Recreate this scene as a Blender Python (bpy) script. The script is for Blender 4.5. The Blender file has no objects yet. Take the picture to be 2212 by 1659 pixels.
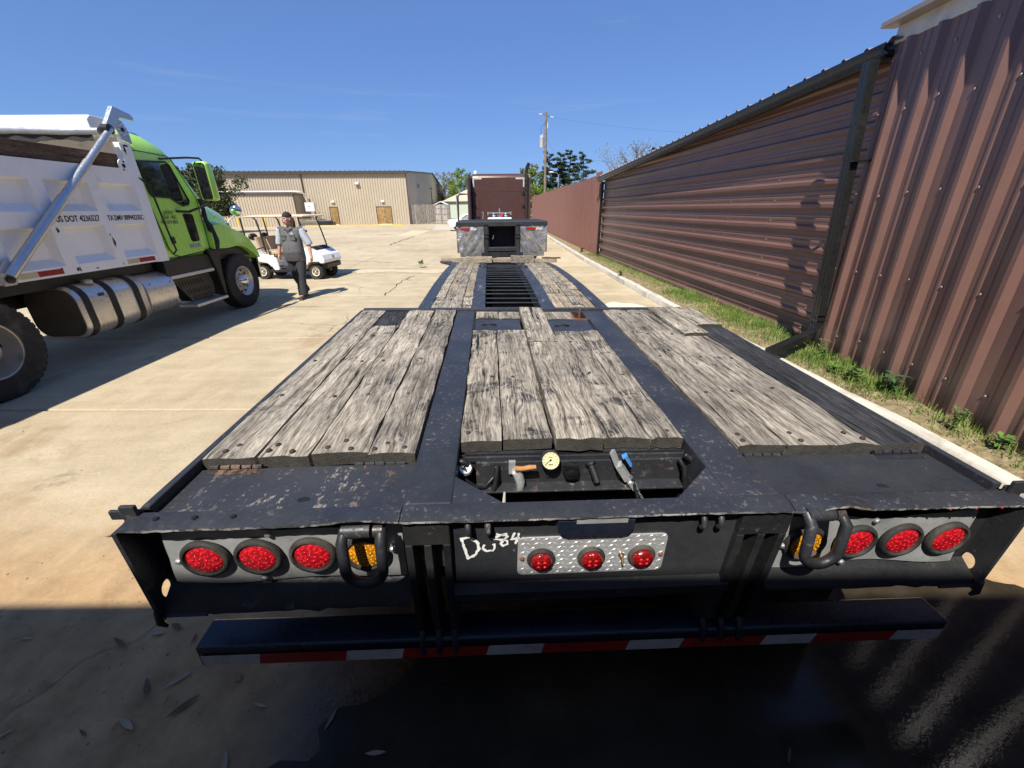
import bpy, bmesh, math, random
from math import sin, cos, pi, radians, sqrt, atan2
from mathutils import Vector, Matrix
import numpy as np
R0 = random.Random(7)
sc = bpy.context.scene
COL = sc.collection

# ------------------------------------------------------------------ camera
PITCH, ROLL, CAMH = radians(23.8), radians(0.6), 1.85
f_ = Vector((0, cos(PITCH), -sin(PITCH))); r_ = Vector((1, 0, 0)); d_ = f_.cross(r_)
rr = r_ * cos(ROLL) + d_ * sin(ROLL); dd = d_ * cos(ROLL) - r_ * sin(ROLL)
cd = bpy.data.cameras.new('camera'); cam = bpy.data.objects.new('camera', cd); COL.objects.link(cam)
m = Matrix.Identity(4)
for i in range(3):
    m[i][0] = rr[i]; m[i][1] = -dd[i]; m[i][2] = -f_[i]
m[2][3] = CAMH
cam.matrix_world = m
cd.sensor_width = 36; cd.lens = 860 / 2212 * 36; cd.clip_start = .02; cd.clip_end = 3000
sc.camera = cam

# ------------------------------------------------------------------ sky, sun, exposure
SUN_EL, SUN_AZ = radians(55), radians(19)      # light travels towards +x (az from +y)
w = bpy.data.worlds.new('World'); sc.world = w; w.use_nodes = True
nt = w.node_tree; bg = nt.nodes['Background']
sky = nt.nodes.new('ShaderNodeTexSky'); sky.sky_type = 'NISHITA'; sky.sun_disc = False
sky.sun_elevation = SUN_EL; sky.sun_rotation = SUN_AZ + pi
sky.altitude = 0; sky.air_density = 1.0; sky.dust_density = 0.0; sky.ozone_density = 2.0
tc = nt.nodes.new('ShaderNodeTexCoord')
def wn(t, **kw):
    x = nt.nodes.new(t)
    for k_, v_ in kw.items(): setattr(x, k_, v_)
    return x
# evened-out clear sky: compress the brightness range of the physical sky, keep its hue order
pre = wn('ShaderNodeVectorMath', operation='SCALE'); pre.inputs['Scale'].default_value = .14
gam = wn('ShaderNodeGamma'); gam.inputs['Gamma'].default_value = .55
tint = wn('ShaderNodeMixRGB', blend_type='MULTIPLY'); tint.inputs[0].default_value = 1; tint.inputs[2].default_value = (.34 * 8.2, .525 * 8.2, .92 * 8.2, 1)
mp = wn('ShaderNodeMapping'); mp.inputs['Scale'].default_value = (1.3, 1.3, 22)
nz = wn('ShaderNodeTexNoise'); nz.inputs['Scale'].default_value = 1.15; nz.inputs['Detail'].default_value = 7; nz.inputs['Roughness'].default_value = .6
cr = wn('ShaderNodeValToRGB'); cr.color_ramp.elements[0].position = .60; cr.color_ramp.elements[1].position = .9; cr.color_ramp.elements[1].color = (.30, .30, .30, 1)
mx = wn('ShaderNodeMixRGB'); mx.inputs[2].default_value = (6.2, 6.4, 6.8, 1)
nt.links.new(tc.outputs['Generated'], mp.inputs[0]); nt.links.new(mp.outputs[0], nz.inputs['Vector']); nt.links.new(nz.outputs[0], cr.inputs[0]); nt.links.new(cr.outputs[0], mx.inputs[0])
nt.links.new(sky.outputs[0], pre.inputs[0]); nt.links.new(pre.outputs[0], gam.inputs[0]); nt.links.new(gam.outputs[0], tint.inputs[1]); nt.links.new(tint.outputs[0], mx.inputs[1]); nt.links.new(mx.outputs[0], bg.inputs[0])
bg.inputs[1].default_value = 0.077
sl = bpy.data.lights.new('sun', 'SUN'); sl.energy = 5.0; sl.angle = radians(.53); sl.color = (1, .955, .87)
so = bpy.data.objects.new('sun', sl); COL.objects.link(so)
Ld = Vector((sin(SUN_AZ) * cos(SUN_EL), cos(SUN_AZ) * cos(SUN_EL), -sin(SUN_EL)))
so.rotation_euler = Ld.to_track_quat('-Z', 'Y').to_euler(); so.location = (-8, -14, 22)
vs = sc.view_settings; vs.view_transform = 'Standard'; vs.look = 'None'; vs.gamma = 1; vs.use_curve_mapping = False; vs.exposure = 0.5
sc.render.engine = 'CYCLES'
sc.cycles.max_bounces = 8; sc.cycles.transparent_max_bounces = 16

# ------------------------------------------------------------------ material helpers
class N:
    def __init__(s, name):
        s.m = bpy.data.materials.new(name); s.m.use_nodes = True
        s.t = s.m.node_tree; s.b = s.t.nodes['Principled BSDF']
    def n(s, typ, **kw):
        x = s.t.nodes.new(typ)
        for k, v in kw.items():
            setattr(x, k, v)
        return x
    def l(s, a, b): s.t.links.new(a, b)
    def coord(s, scale=(1, 1, 1), rnd=0., kind='Object'):
        c = s.n('ShaderNodeTexCoord').outputs[kind]
        if rnd:
            oi = s.n('ShaderNodeObjectInfo'); vm = s.n('ShaderNodeVectorMath', operation='MULTIPLY_ADD')
            cb = s.n('ShaderNodeCombineXYZ'); s.l(oi.outputs['Random'], cb.inputs[0]); s.l(oi.outputs['Random'], cb.inputs[1]); s.l(oi.outputs['Random'], cb.inputs[2])
            vm.inputs[1].default_value = (rnd, rnd * 1.7, rnd * .6); s.l(cb.outputs[0], vm.inputs[0]); s.l(c, vm.inputs[2]); c = vm.outputs[0]
        mpn = s.n('ShaderNodeMapping'); mpn.inputs['Scale'].default_value = scale; s.l(c, mpn.inputs[0]); return mpn.outputs[0]
    def wpos(s, scale=(1, 1, 1)):
        g = s.n('ShaderNodeNewGeometry').outputs['Position']
        mpn = s.n('ShaderNodeMapping'); mpn.inputs['Scale'].default_value = scale; s.l(g, mpn.inputs[0]); return mpn.outputs[0]
    def noise(s, vec, scale, detail=5, rough=.55, dist=0.):
        x = s.n('ShaderNodeTexNoise'); x.inputs['Scale'].default_value = scale; x.inputs['Detail'].default_value = detail
        x.inputs['Roughness'].default_value = rough; x.inputs['Distortion'].default_value = dist; s.l(vec, x.inputs['Vector']); return x.outputs[0]
    def ramp(s, fac, stops, interp='LINEAR'):
        x = s.n('ShaderNodeValToRGB'); e = x.color_ramp; e.interpolation = interp
        while len(e.elements) < len(stops): e.elements.new(.5)
        for el, (p, c) in zip(e.elements, stops):
            el.position = p; c = (c, c, c) if isinstance(c, (int, float)) else c; el.color = (*c, 1)
        s.l(fac, x.inputs[0]); return x.outputs[0]
    def mix(s, fac, a, b, mode='MIX'):
        x = s.n('ShaderNodeMixRGB', blend_type=mode)
        for i, v in ((0, fac), (1, a), (2, b)):
            if isinstance(v, (int, float)): x.inputs[i].default_value = v if i == 0 else (v, v, v, 1)
            elif isinstance(v, tuple): x.inputs[i].default_value = (*v, 1)
            else: s.l(v, x.inputs[i])
        return x.outputs[0]
    def math(s, op, a, b=0.):
        x = s.n('ShaderNodeMath', operation=op); x.use_clamp = False
        for i, v in ((0, a), (1, b)):
            if isinstance(v, (int, float)): x.inputs[i].default_value = v
            else: s.l(v, x.inputs[i])
        return x.outputs[0]
    def bump(s, h, strength=.3, dist=.01):
        x = s.n('ShaderNodeBump'); x.inputs['Strength'].default_value = strength; x.inputs['Distance'].default_value = dist
        s.l(h, x.inputs['Height']); s.l(x.outputs[0], s.b.inputs['Normal'])
    def set(s, **kw):
        nm = dict(col='Base Color', rough='Roughness', metal='Metallic', spec='Specular IOR Level', coat='Coat Weight', coatr='Coat Roughness', trans='Transmission Weight', ior='IOR', alpha='Alpha', sss='Subsurface Weight')
        for k, v in kw.items():
            i = s.b.inputs[nm[k]]
            if isinstance(v, tuple): i.default_value = (*v, 1)
            elif isinstance(v, (int, float)): i.default_value = v
            else: s.l(v, i)
        return s

MATS = {}
def pm(name, col, rough=.5, metal=0., var=.18, scale=6., bump=0., bscale=60., dirt=None, dirtamt=.5, rnd=3., coat=0., spec=.5, rvar=.12):
    """general painted / solid surface with uneven tone, roughness and dirt"""
    if name in MATS: return MATS[name]
    k = N(name); v = k.coord((1, 1, 1), rnd)
    n1 = k.noise(v, scale, 6, .6); n2 = k.noise(v, scale * 6.3, 4, .6)
    f = k.math('ADD', k.math('MULTIPLY', n1, .65), k.math('MULTIPLY', n2, .35))
    c = k.ramp(f, [(.3, tuple(x * (1 - var) for x in col)), (.7, tuple(min(1, x * (1 + var)) for x in col))])
    if dirt:
        dm = k.ramp(k.noise(v, scale * .55, 8, .68, .4), [(.62 - .25 * dirtamt, 0.), (.8 - .15 * dirtamt, 1.)])
        c = k.mix(dm, c, dirt)
    rg = k.ramp(n2, [(.3, max(.02, rough - rvar)), (.7, min(1, rough + rvar))])
    k.set(col=c, rough=rg, metal=metal, coat=coat, spec=spec)
    if bump: k.bump(k.noise(v, bscale, 4, .6), bump, .004)
    MATS[name] = k.m; return k.m

# ------------------------------------------------------------------ mesh helpers
class MB:
    def __init__(s): s.v = []; s.f = []
    def add(s, vs, fs):
        o = len(s.v); s.v += [tuple(x) for x in vs]; s.f += [tuple(i + o for i in q) for q in fs]; return s
    def box(s, x0, x1, y0, y1, z0, z1):
        return s.add([(x0, y0, z0), (x1, y0, z0), (x1, y1, z0), (x0, y1, z0), (x0, y0, z1), (x1, y0, z1), (x1, y1, z1), (x0, y1, z1)],
                     [(0, 3, 2, 1), (4, 5, 6, 7), (0, 1, 5, 4), (1, 2, 6, 5), (2, 3, 7, 6), (3, 0, 4, 7)])
    def bar(s, a, b, w, h, up=(0, 0, 1)):
        a = Vector(a); b = Vector(b); d = (b - a).normalized(); u = Vector(up)
        sd = d.cross(u); sd = sd.normalized() if sd.length > 1e-5 else Vector((1, 0, 0)); u = sd.cross(d).normalized()
        p = []
        for c in (a, b):
            for i, j in ((-1, -1), (1, -1), (1, 1), (-1, 1)): p.append(c + sd * (i * w / 2) + u * (j * h / 2))
        return s.add(p, [(0, 3, 2, 1), (4, 5, 6, 7), (0, 1, 5, 4), (1, 2, 6, 5), (2, 3, 7, 6), (3, 0, 4, 7)])
    def tube(s, pts, rad, n=8, cap=True, sy=1.):
        pts = [Vector(p) for p in pts]; rad = rad if isinstance(rad, (list, tuple)) else [rad] * len(pts)
        d0 = (pts[1] - pts[0]).normalized(); u = d0.orthogonal().normalized(); rings = []
        for i, p in enumerate(pts):
            a = pts[max(i - 1, 0)]; b = pts[min(i + 1, len(pts) - 1)]; d = (b - a).normalized()
            u = (u - d * u.dot(d)).normalized(); w2 = d.cross(u)
            rings.append([p + (u * cos(2 * pi * k / n) + w2 * (sy * sin(2 * pi * k / n))) * rad[i] for k in range(n)])
        v = [q for r in rings for q in r]; fs = []
        for i in range(len(pts) - 1):
            for k in range(n): fs.append((i * n + k, i * n + (k + 1) % n, (i + 1) * n + (k + 1) % n, (i + 1) * n + k))
        if cap: fs += [tuple(reversed(range(n))), tuple(range((len(pts) - 1) * n, len(pts) * n))]
        return s.add(v, fs)
    def lathe(s, prof, o, axis, n=24, cap=True):
        o = Vector(o); ax = Vector(axis).normalized(); u = ax.orthogonal().normalized(); w2 = ax.cross(u); v = []; fs = []
        for r, h in prof:
            for k in range(n): v.append(o + ax * h + (u * cos(2 * pi * k / n) + w2 * sin(2 * pi * k / n)) * r)
        for i in range(len(prof) - 1):
            for k in range(n): fs.append((i * n + k, i * n + (k + 1) % n, (i + 1) * n + (k + 1) % n, (i + 1) * n + k))
        if cap: fs += [tuple(reversed(range(n))), tuple(range((len(prof) - 1) * n, len(prof) * n))]
        return s.add(v, fs)
    def prism(s, poly, fn, a, b):
        """poly of 2d points, fn(u,v,w)->xyz, w runs a..b"""
        n = len(poly); v = [fn(p[0], p[1], a) for p in poly] + [fn(p[0], p[1], b) for p in poly]
        return s.add(v, [tuple(reversed(range(n))), tuple(range(n, 2 * n))] + [(i, (i + 1) % n, n + (i + 1) % n, n + i) for i in range(n)])
    def loft(s, rings, cap=True, closed=True):
        n = len(rings[0]); v = [q for r in rings for q in r]; fs = []
        for i in range(len(rings) - 1):
            for k in range(n if closed else n - 1): fs.append((i * n + k, i * n + (k + 1) % n, (i + 1) * n + (k + 1) % n, (i + 1) * n + k))
        if cap: fs += [tuple(reversed(range(n))), tuple(range((len(rings) - 1) * n, len(rings) * n))]
        return s.add(v, fs)
    def grid(s, nx, ny, fn):
        v = [fn(i / nx, j / ny) for j in range(ny + 1) for i in range(nx + 1)]
        return s.add(v, [(j * (nx + 1) + i, j * (nx + 1) + i + 1, (j + 1) * (nx + 1) + i + 1, (j + 1) * (nx + 1) + i) for j in range(ny) for i in range(nx)])
    def ball(s, c, r, n=10, m_=6):
        rx, ry, rz = r if isinstance(r, tuple) else (r, r, r); v = [(c[0], c[1], c[2] - rz)]; fs = []
        for j in range(1, m_):
            a = -pi / 2 + pi * j / m_
            for k in range(n): v.append((c[0] + rx * cos(a) * cos(2 * pi * k / n), c[1] + ry * cos(a) * sin(2 * pi * k / n), c[2] + rz * sin(a)))
        v.append((c[0], c[1], c[2] + rz)); L = len(v) - 1
        for k in range(n): fs.append((0, 1 + (k + 1) % n, 1 + k)); fs.append((L, 1 + (m_ - 2) * n + k, 1 + (m_ - 2) * n + (k + 1) % n))
        for j in range(m_ - 2):
            for k in range(n): fs.append((1 + j * n + k, 1 + j * n + (k + 1) % n, 1 + (j + 1) * n + (k + 1) % n, 1 + (j + 1) * n + k))
        return s.add(v, fs)
    def mesh(s, name='mesh'):
        me = bpy.data.meshes.new(name); me.from_pydata(s.v, [], s.f); me.validate(); 
        bm = bmesh.new(); bm.from_mesh(me); bmesh.ops.recalc_face_normals(bm, faces=bm.faces); bm.to_mesh(me); bm.free(); return me
    def build(s, name, mat, parent=None, smooth=0, bevel=0., seg=2, recalc=True):
        me = bpy.data.meshes.new(name); me.from_pydata(s.v, [], s.f)
        if recalc:
            bm = bmesh.new(); bm.from_mesh(me); bmesh.ops.recalc_face_normals(bm, faces=bm.faces); bm.to_mesh(me); bm.free()
        me.materials.append(mat); return place(name, me, parent, smooth, bevel, seg)
def place(name, me, parent=None, smooth=0, bevel=0., seg=2):
    o = bpy.data.objects.new(name, me); COL.objects.link(o); o.parent = parent
    if smooth: 
        me.shade_smooth()
        if smooth < 180: me.set_sharp_from_angle(angle=radians(smooth))
    if bevel:
        md = o.modifiers.new('bevel', 'BEVEL'); md.width = bevel; md.segments = seg; md.limit_method = 'ANGLE'; md.angle_limit = radians(40)
    return o
def empty(name, loc=(0, 0, 0), rz=0., mat4=None):
    o = bpy.data.objects.new(name, None); COL.objects.link(o); o.empty_display_size = .2
    if mat4 is not None: o.matrix_world = mat4
    else: o.location = loc; o.rotation_euler = (0, 0, rz)
    return o
def tag(o, label=None, cat=None, group=None, kind=None):
    for k, v in (('label', label), ('category', cat), ('group', group), ('kind', kind)):
        if v: o[k] = v
    return o
def tree_copy(o, parent=None):
    c = o.copy(); COL.objects.link(c); c.parent = parent
    for ch in list(o.children): tree_copy(ch, c)
    return c
def text(s, size, mat, name, parent, M, ext=.002, align='LEFT', sx=1., bold=0.):
    cu = bpy.data.curves.new('txt', 'FONT'); cu.body = s; cu.size = size; cu.extrude = ext; cu.align_x = align; cu.offset = bold; cu.resolution_u = 3
    to = bpy.data.objects.new('txt', cu); COL.objects.link(to)
    dg = bpy.context.evaluated_depsgraph_get(); me = bpy.data.meshes.new_from_object(to.evaluated_get(dg))
    bpy.data.objects.remove(to); bpy.data.curves.remove(cu)
    me.transform(M @ Matrix.Diagonal((sx, 1, 1, 1))); me.materials.clear(); me.materials.append(mat)
    return place(name, me, parent)
def basis(o, x, y):
    x = Vector(x).normalized(); y = Vector(y).normalized(); z = x.cross(y)
    M = Matrix.Identity(4)
    for i in range(3): M[i][0] = x[i]; M[i][1] = y[i]; M[i][2] = z[i]; M[i][3] = o[i]
    return M
def rrect(w, h, r, n=4, cx=0, cy=0):
    p = []
    for sx, sy, a0 in ((1, 1, 0), (-1, 1, pi / 2), (-1, -1, pi), (1, -1, 3 * pi / 2)):
        for k in range(n + 1):
            a = a0 + pi / 2 * k / n; p.append((cx + sx * (w / 2 - r) + r * cos(a), cy + sy * (h / 2 - r) + r * sin(a)))
    return p

# ------------------------------------------------------------------ shared materials
def m_concrete():
    k = N('concrete'); v = k.wpos()
    big = k.noise(v, .35, 5, .6); mid = k.noise(v, 2.2, 7, .65); fine = k.noise(v, 38, 5, .7)
    str_ = k.noise(k.wpos((.5, 3.2, 1)), 1.5, 6, .65)
    f = k.math('ADD', k.math('ADD', k.math('MULTIPLY', big, .35), k.math('MULTIPLY', mid, .3)), k.math('ADD', k.math('MULTIPLY', fine, .3), k.math('MULTIPLY', str_, .22)))
    c = k.ramp(f, [(.36, (.27, .205, .125)), (.52, (.43, .345, .22)), (.68, (.57, .475, .325))])
    oi = k.n('ShaderNodeObjectInfo').outputs['Random']
    c = k.mix(1., c, k.ramp(oi, [(0, (.86, .85, .83)), (1, (1.0, 1.0, 1.0))]), 'MULTIPLY')
    st = k.ramp(k.noise(v, .55, 8, .7, .6), [(.55, 0.), (.72, .75)]); c = k.mix(st, c, (.25, .155, .075))
    # fine cracks
    vo = k.n('ShaderNodeTexVoronoi', feature='DISTANCE_TO_EDGE'); vo.inputs['Scale'].default_value = .22
    dv = k.n('ShaderNodeVectorMath', operation='ADD'); nz_ = k.n('ShaderNodeTexNoise'); nz_.inputs['Scale'].default_value = 1.1; nz_.inputs['Detail'].default_value = 6
    k.l(v, nz_.inputs['Vector']); sc_ = k.n('ShaderNodeVectorMath', operation='SCALE'); sc_.inputs['Scale'].default_value = .7; k.l(nz_.outputs['Color'], sc_.inputs[0])
    k.l(v, dv.inputs[0]); k.l(sc_.outputs[0], dv.inputs[1]); k.l(dv.outputs[0], vo.inputs['Vector'])
    crk = k.math('MULTIPLY', k.ramp(vo.outputs['Distance'], [(.0, 1.), (.0035, 0.)]), k.ramp(big, [(.54, 0.), (.60, .7)]))
    c = k.mix(crk, c, (.09, .065, .04))
    # gravel grit and spots
    gr = k.ramp(k.noise(v, 120, 2, .5), [(.67, 0.), (.74, .6)]); c = k.mix(gr, c, (.13, .10, .07))
    oil = k.ramp(k.noise(v, 1.3, 7, .72, .3), [(.63, 0.), (.70, .55)]); c = k.mix(oil, c, (.12, .095, .065))
    dst = k.ramp(k.noise(k.wpos((1.2, .35, 1)), 2.6, 6, .7), [(.55, 0.), (.75, .5)]); c = k.mix(dst, c, (.56, .46, .31))
    # damp zone spreading from the puddle behind the trailer
    xy = k.n('ShaderNodeSeparateXYZ'); k.l(v, xy.inputs[0])
    dx = k.math('SUBTRACT', xy.outputs[0], 1.0); dy = k.math('SUBTRACT', xy.outputs[1], .35)
    rad = k.math('ADD', k.math('MULTIPLY', k.math('MULTIPLY', dx, dx), .17), k.math('MULTIPLY', k.math('MULTIPLY', dy, dy), .42))
    rad = k.math('ADD', rad, k.math('MULTIPLY', k.math('SUBTRACT', k.noise(v, 1.1, 5, .6), .5), .75))
    wet = k.ramp(rad, [(.62, 1.), (.95, 0.)])
    yd = k.math('ADD', xy.outputs[1], k.math('MULTIPLY', k.noise(v, .8, 6, .65), 1.6)); dirt_shade_tint = k.ramp(k.math('MULTIPLY', yd, .25), [(.50, 1.), (.85, 0.)])
    c = k.mix(dirt_shade_tint, c, k.ramp(k.noise(v, 5, 7, .7), [(.3, (.26, .145, .06)), (.7, (.50, .315, .145))]))  # sandy dirt, its orange strengthened to paint warmth into the foreground shade
    c = k.mix(wet, c, k.mix(1., c, (.23, .20, .185), 'MULTIPLY'))
    rg = k.mix(wet, k.ramp(mid, [(.3, .78), (.7, .95)]), k.ramp(fine, [(.35, .10), (.65, .36)]))
    k.set(col=c, rough=rg, spec=.45)
    h = k.math('ADD', k.math('MULTIPLY', fine, .6), k.math('ADD', mid, k.math('MULTIPLY', crk, -2.)))
    k.bump(h, .5, .012); return k.m
def m_wood(name, dark, mid, light, paint=0., gscale=1., rust=.35):
    k = N(name); v0 = k.coord((1, 1, 1), 9.)
    warp = k.noise(k.coord((7, 1.4, 7), 9.), 1.6, 3, .5)
    vv = k.n('ShaderNodeVectorMath', operation='ADD'); sc_ = k.n('ShaderNodeCombineXYZ'); k.l(k.math('MULTIPLY', warp, .085), sc_.inputs[0])
    k.l(v0, vv.inputs[0]); k.l(sc_.outputs[0], vv.inputs[1])
    mpn = k.n('ShaderNodeMapping'); mpn.inputs['Scale'].default_value = (150 * gscale, 7.5 * gscale, 150 * gscale); k.l(vv.outputs[0], mpn.inputs[0])
    g = k.noise(mpn.outputs[0], 1., 4, .7)
    mp2 = k.n('ShaderNodeMapping'); mp2.inputs['Scale'].default_value = (38 * gscale, 1.5 * gscale, 38 * gscale); k.l(vv.outputs[0], mp2.inputs[0])
    g2 = k.noise(mp2.outputs[0], 1., 3, .6)
    f = k.math('ADD', k.math('MULTIPLY', g, .62), k.math('MULTIPLY', g2, .38))
    c = k.ramp(f, [(.34, dark), (.45, mid), (.58, light)])
    crk = k.ramp(g2, [(.31, 1.), (.36, 0.)]); c = k.mix(crk, c, tuple(x * .5 for x in dark))
    tone = k.noise(v0, 3.1, 4, .65); c = k.mix(1., c, k.ramp(tone, [(.32, (.60, .59, .58)), (.62, (1.1, 1.07, 1.02))]), 'MULTIPLY')
    oi = k.n('ShaderNodeObjectInfo').outputs['Random']; c = k.mix(1., c, k.ramp(oi, [(0, (.78, .77, .76)), (1, (1.1, 1.08, 1.04))]), 'MULTIPLY')
    fl = k.ramp(k.noise(k.coord((60, 14, 60), 9.), 1.6, 3, .6), [(.36, .68), (.5, 1.)]); c = k.mix(1., c, fl, 'MULTIPLY')
    if paint:
        pmk = k.math('MULTIPLY', k.ramp(k.noise(v0, 4.2, 6, .72, .5), [(.62 - paint * .09, 0.), (.68 - paint * .09, .9)]), k.ramp(g, [(.44, 1.), (.60, .15)]))
        c = k.mix(pmk, c, (.014, .016, .022))
    if rust:
        rm = k.ramp(k.noise(v0, 7.5, 4, .6), [(.66, 0.), (.74, rust)]); c = k.mix(rm, c, (.10, .045, .02))
    k.set(col=c, rough=.86, spec=.25)
    k.bump(k.math('ADD', k.math('MULTIPLY', g, .7), k.math('MULTIPLY', g2, 1.)), .9, .006); return k.m
def m_paintchip(name, base, chip, rust, amt=.5, rough=.42, streak=1., sc_=16):
    k = N(name); v = k.coord((1, 1, 1), 5.); v2 = k.coord((1, streak, 1), 5.)
    n = k.noise(v2, sc_, 6, .72, .2); n2 = k.noise(v, 4.5, 5, .6); n3 = k.noise(v, 70, 4, .65)
    c = k.ramp(n2, [(.3, tuple(x * .75 for x in base)), (.7, tuple(x * 1.4 for x in base))])
    th = .655 - amt * .13
    cm = k.ramp(k.math('ADD', k.math('MULTIPLY', n, .72), k.math('MULTIPLY', n3, .28)), [(th - .02, 0.), (th + .02, 1.)])
    cm = k.math('MULTIPLY', cm, k.ramp(n2, [(.42, .06), (.62, 1.)]))
    rm = k.ramp(k.noise(v, 7, 4, .6), [(.53, 0.), (.64, 1.)])
    c = k.mix(cm, c, k.mix(rm, chip, rust))
    dust = k.ramp(k.noise(v, 2.2, 8, .7), [(.4, 0.), (.8, .12)]); c = k.mix(dust, c, (.20, .18, .15))
    k.set(col=c, rough=k.mix(cm, k.ramp(n3, [(.3, rough - .1), (.7, rough + .12)]), .85), spec=.5)
    k.bump(k.math('ADD', k.math('MULTIPLY', n3, .5), k.math('MULTIPLY', cm, -.8)), .35, .003); return k.m
M = {}
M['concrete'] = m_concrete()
M['wood'] = m_wood('weathered_wood', (.042, .037, .031), (.20, .178, .15), (.47, .43, .37), .4)
M['wood2'] = m_wood('weathered_wood_painted', (.042, .038, .033), (.22, .196, .164), (.50, .455, .385), 1.05)
M['woodblack'] = m_wood('black_wood', (.006, .0065, .008), (.022, .024, .029), (.06, .062, .07), 0., 1., 0.)
M['woodtan'] = m_wood('tan_wood', (.06, .05, .038), (.28, .232, .17), (.50, .435, .34), .3)
M['woodbrown'] = m_wood('brown_board', (.055, .034, .022), (.12, .077, .052), (.20, .135, .092), 0., .6, 0.)
M['steel'] = m_paintchip('black_painted_steel', (.021, .0225, .027), (.105, .103, .10), (.13, .08, .055), .60, .42, 1., 55)
M['steelworn'] = m_paintchip('worn_black_plate', (.021, .023, .028), (.23, .20, .17), (.27, .12, .055), .68, .5, .45, 30)
M['steelclean'] = m_paintchip('black_plate', (.018, .0195, .023), (.2, .19, .17), (.2, .1, .05), .12, .5)
M['steeldark'] = m_paintchip('grimy_steel', (.0085, .009, .011), (.09, .085, .075), (.10, .05, .03), .35, .55)
M['navy'] = m_paintchip('navy_black_paint', (.008, .011, .022), (.08, .08, .085), (.06, .04, .03), .15, .33)
M['rust'] = pm('rusty_steel', (.17, .066, .03), .9, 0, .45, 14, .5, 50)
M['rubber'] = pm('black_rubber', (.018, .017, .016), .75, 0, .35, 8, .3, 90, (.09, .078, .06), .45)
M['blackplastic'] = pm('black_plastic', (.012, .012, .013), .42, 0, .25, 8)
M['alu'] = pm('dull_aluminium_plate', (.33, .335, .33), .48, .25, .18, 5, .12, 40, (.15, .15, .145), .35)
M['chrome'] = pm('polished_metal', (.80, .80, .80), .12, 1., .08, 5, .05, 20)
M['galv'] = pm('galvanized_steel', (.50, .51, .52), .42, .8, .18, 9, .1, 40)
M['white'] = pm('white_paint', (.78, .77, .74), .42, 0, .06, 3, .05, 60, (.50, .46, .40), .12)
M['redtape'] = pm('red_reflector', (.30, .014, .013), .35, 0, .25, 30, 0, 20, (.16, .03, .025), .25)
M['whitetape'] = pm('white_reflector', (.50, .50, .48), .35, 0, .15, 30, 0, 20, (.28, .27, .25), .35)
M['tapedust'] = pm('cream_reflector', (.55, .47, .28), .4, 0, .12, 30)
M['black'] = pm('black_ink', (.01, .01, .012), .6, 0, .1, 10)
M['glassdark'] = pm('dark_glass', (.012, .016, .016), .05, 0, .1, 4, 0, 10, None, .5, 3., 1., .5, .02)
def m_lens(name, col, rough, em=0.):
    k = N(name); v = k.coord((1, 1, 1)); vo = k.n('ShaderNodeTexVoronoi'); vo.inputs['Scale'].default_value = 95; k.l(v, vo.inputs['Vector'])
    k.set(col=k.ramp(vo.outputs['Distance'], [(0., tuple(min(1, x * 1.5) for x in col)), (.55, tuple(x * .55 for x in col))]), rough=rough, coat=1., coatr=.05, sss=.0)
    k.bump(vo.outputs['Distance'], .5, .004); return k.m
LENSR = m_lens('red_lens', (.62, .012, .022), .25); LENSA = m_lens('amber_lens', (.72, .26, .008), .22); LENSR2 = m_lens('dark_red_lens', (.30, .008, .008), .2)
LEDR = pm('red_optic', (.72, .03, .035), .12, 0, .15, 60, 0, 60, None, .5, 3, 1.); LEDA = pm('amber_optic', (.85, .42, .03), .12, 0, .15, 60, 0, 60, None, .5, 3, 1.)
M['dplate'] = pm('diamond_plate', (.60, .60, .61), .38, .55, .12, 12, .08, 60, (.38, .37, .35), .3)
k = N('clear_glass'); k.set(col=(.9, .95, .93), rough=.02, trans=1., ior=1.05, alpha=.35); GLASS = k.m
k = N('mirror_steel'); v = k.coord((1, 1, 1)); k.set(col=(.62, .62, .61), rough=k.ramp(k.noise(v, 9, 5), [(.38, .16), (.7, .42)]), metal=.85); k.bump(k.noise(v, 3.0, 2, .5), .30, .05); MIRROR = k.m
M['steelrust'] = m_paintchip('rust_spotted_steel', (.03, .026, .024), (.22, .12, .07), (.2, .085, .04), 1.1)
M['wornedge'] = m_paintchip('worn_edge_metal', (.05, .05, .052), (.42, .41, .39), (.3, .2, .12), 1.3, .5, 1., 40)
M['woodend'] = pm('plank_end_grain', (.045, .04, .034), .9, 0, .5, 40, .8, 120)
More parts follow.
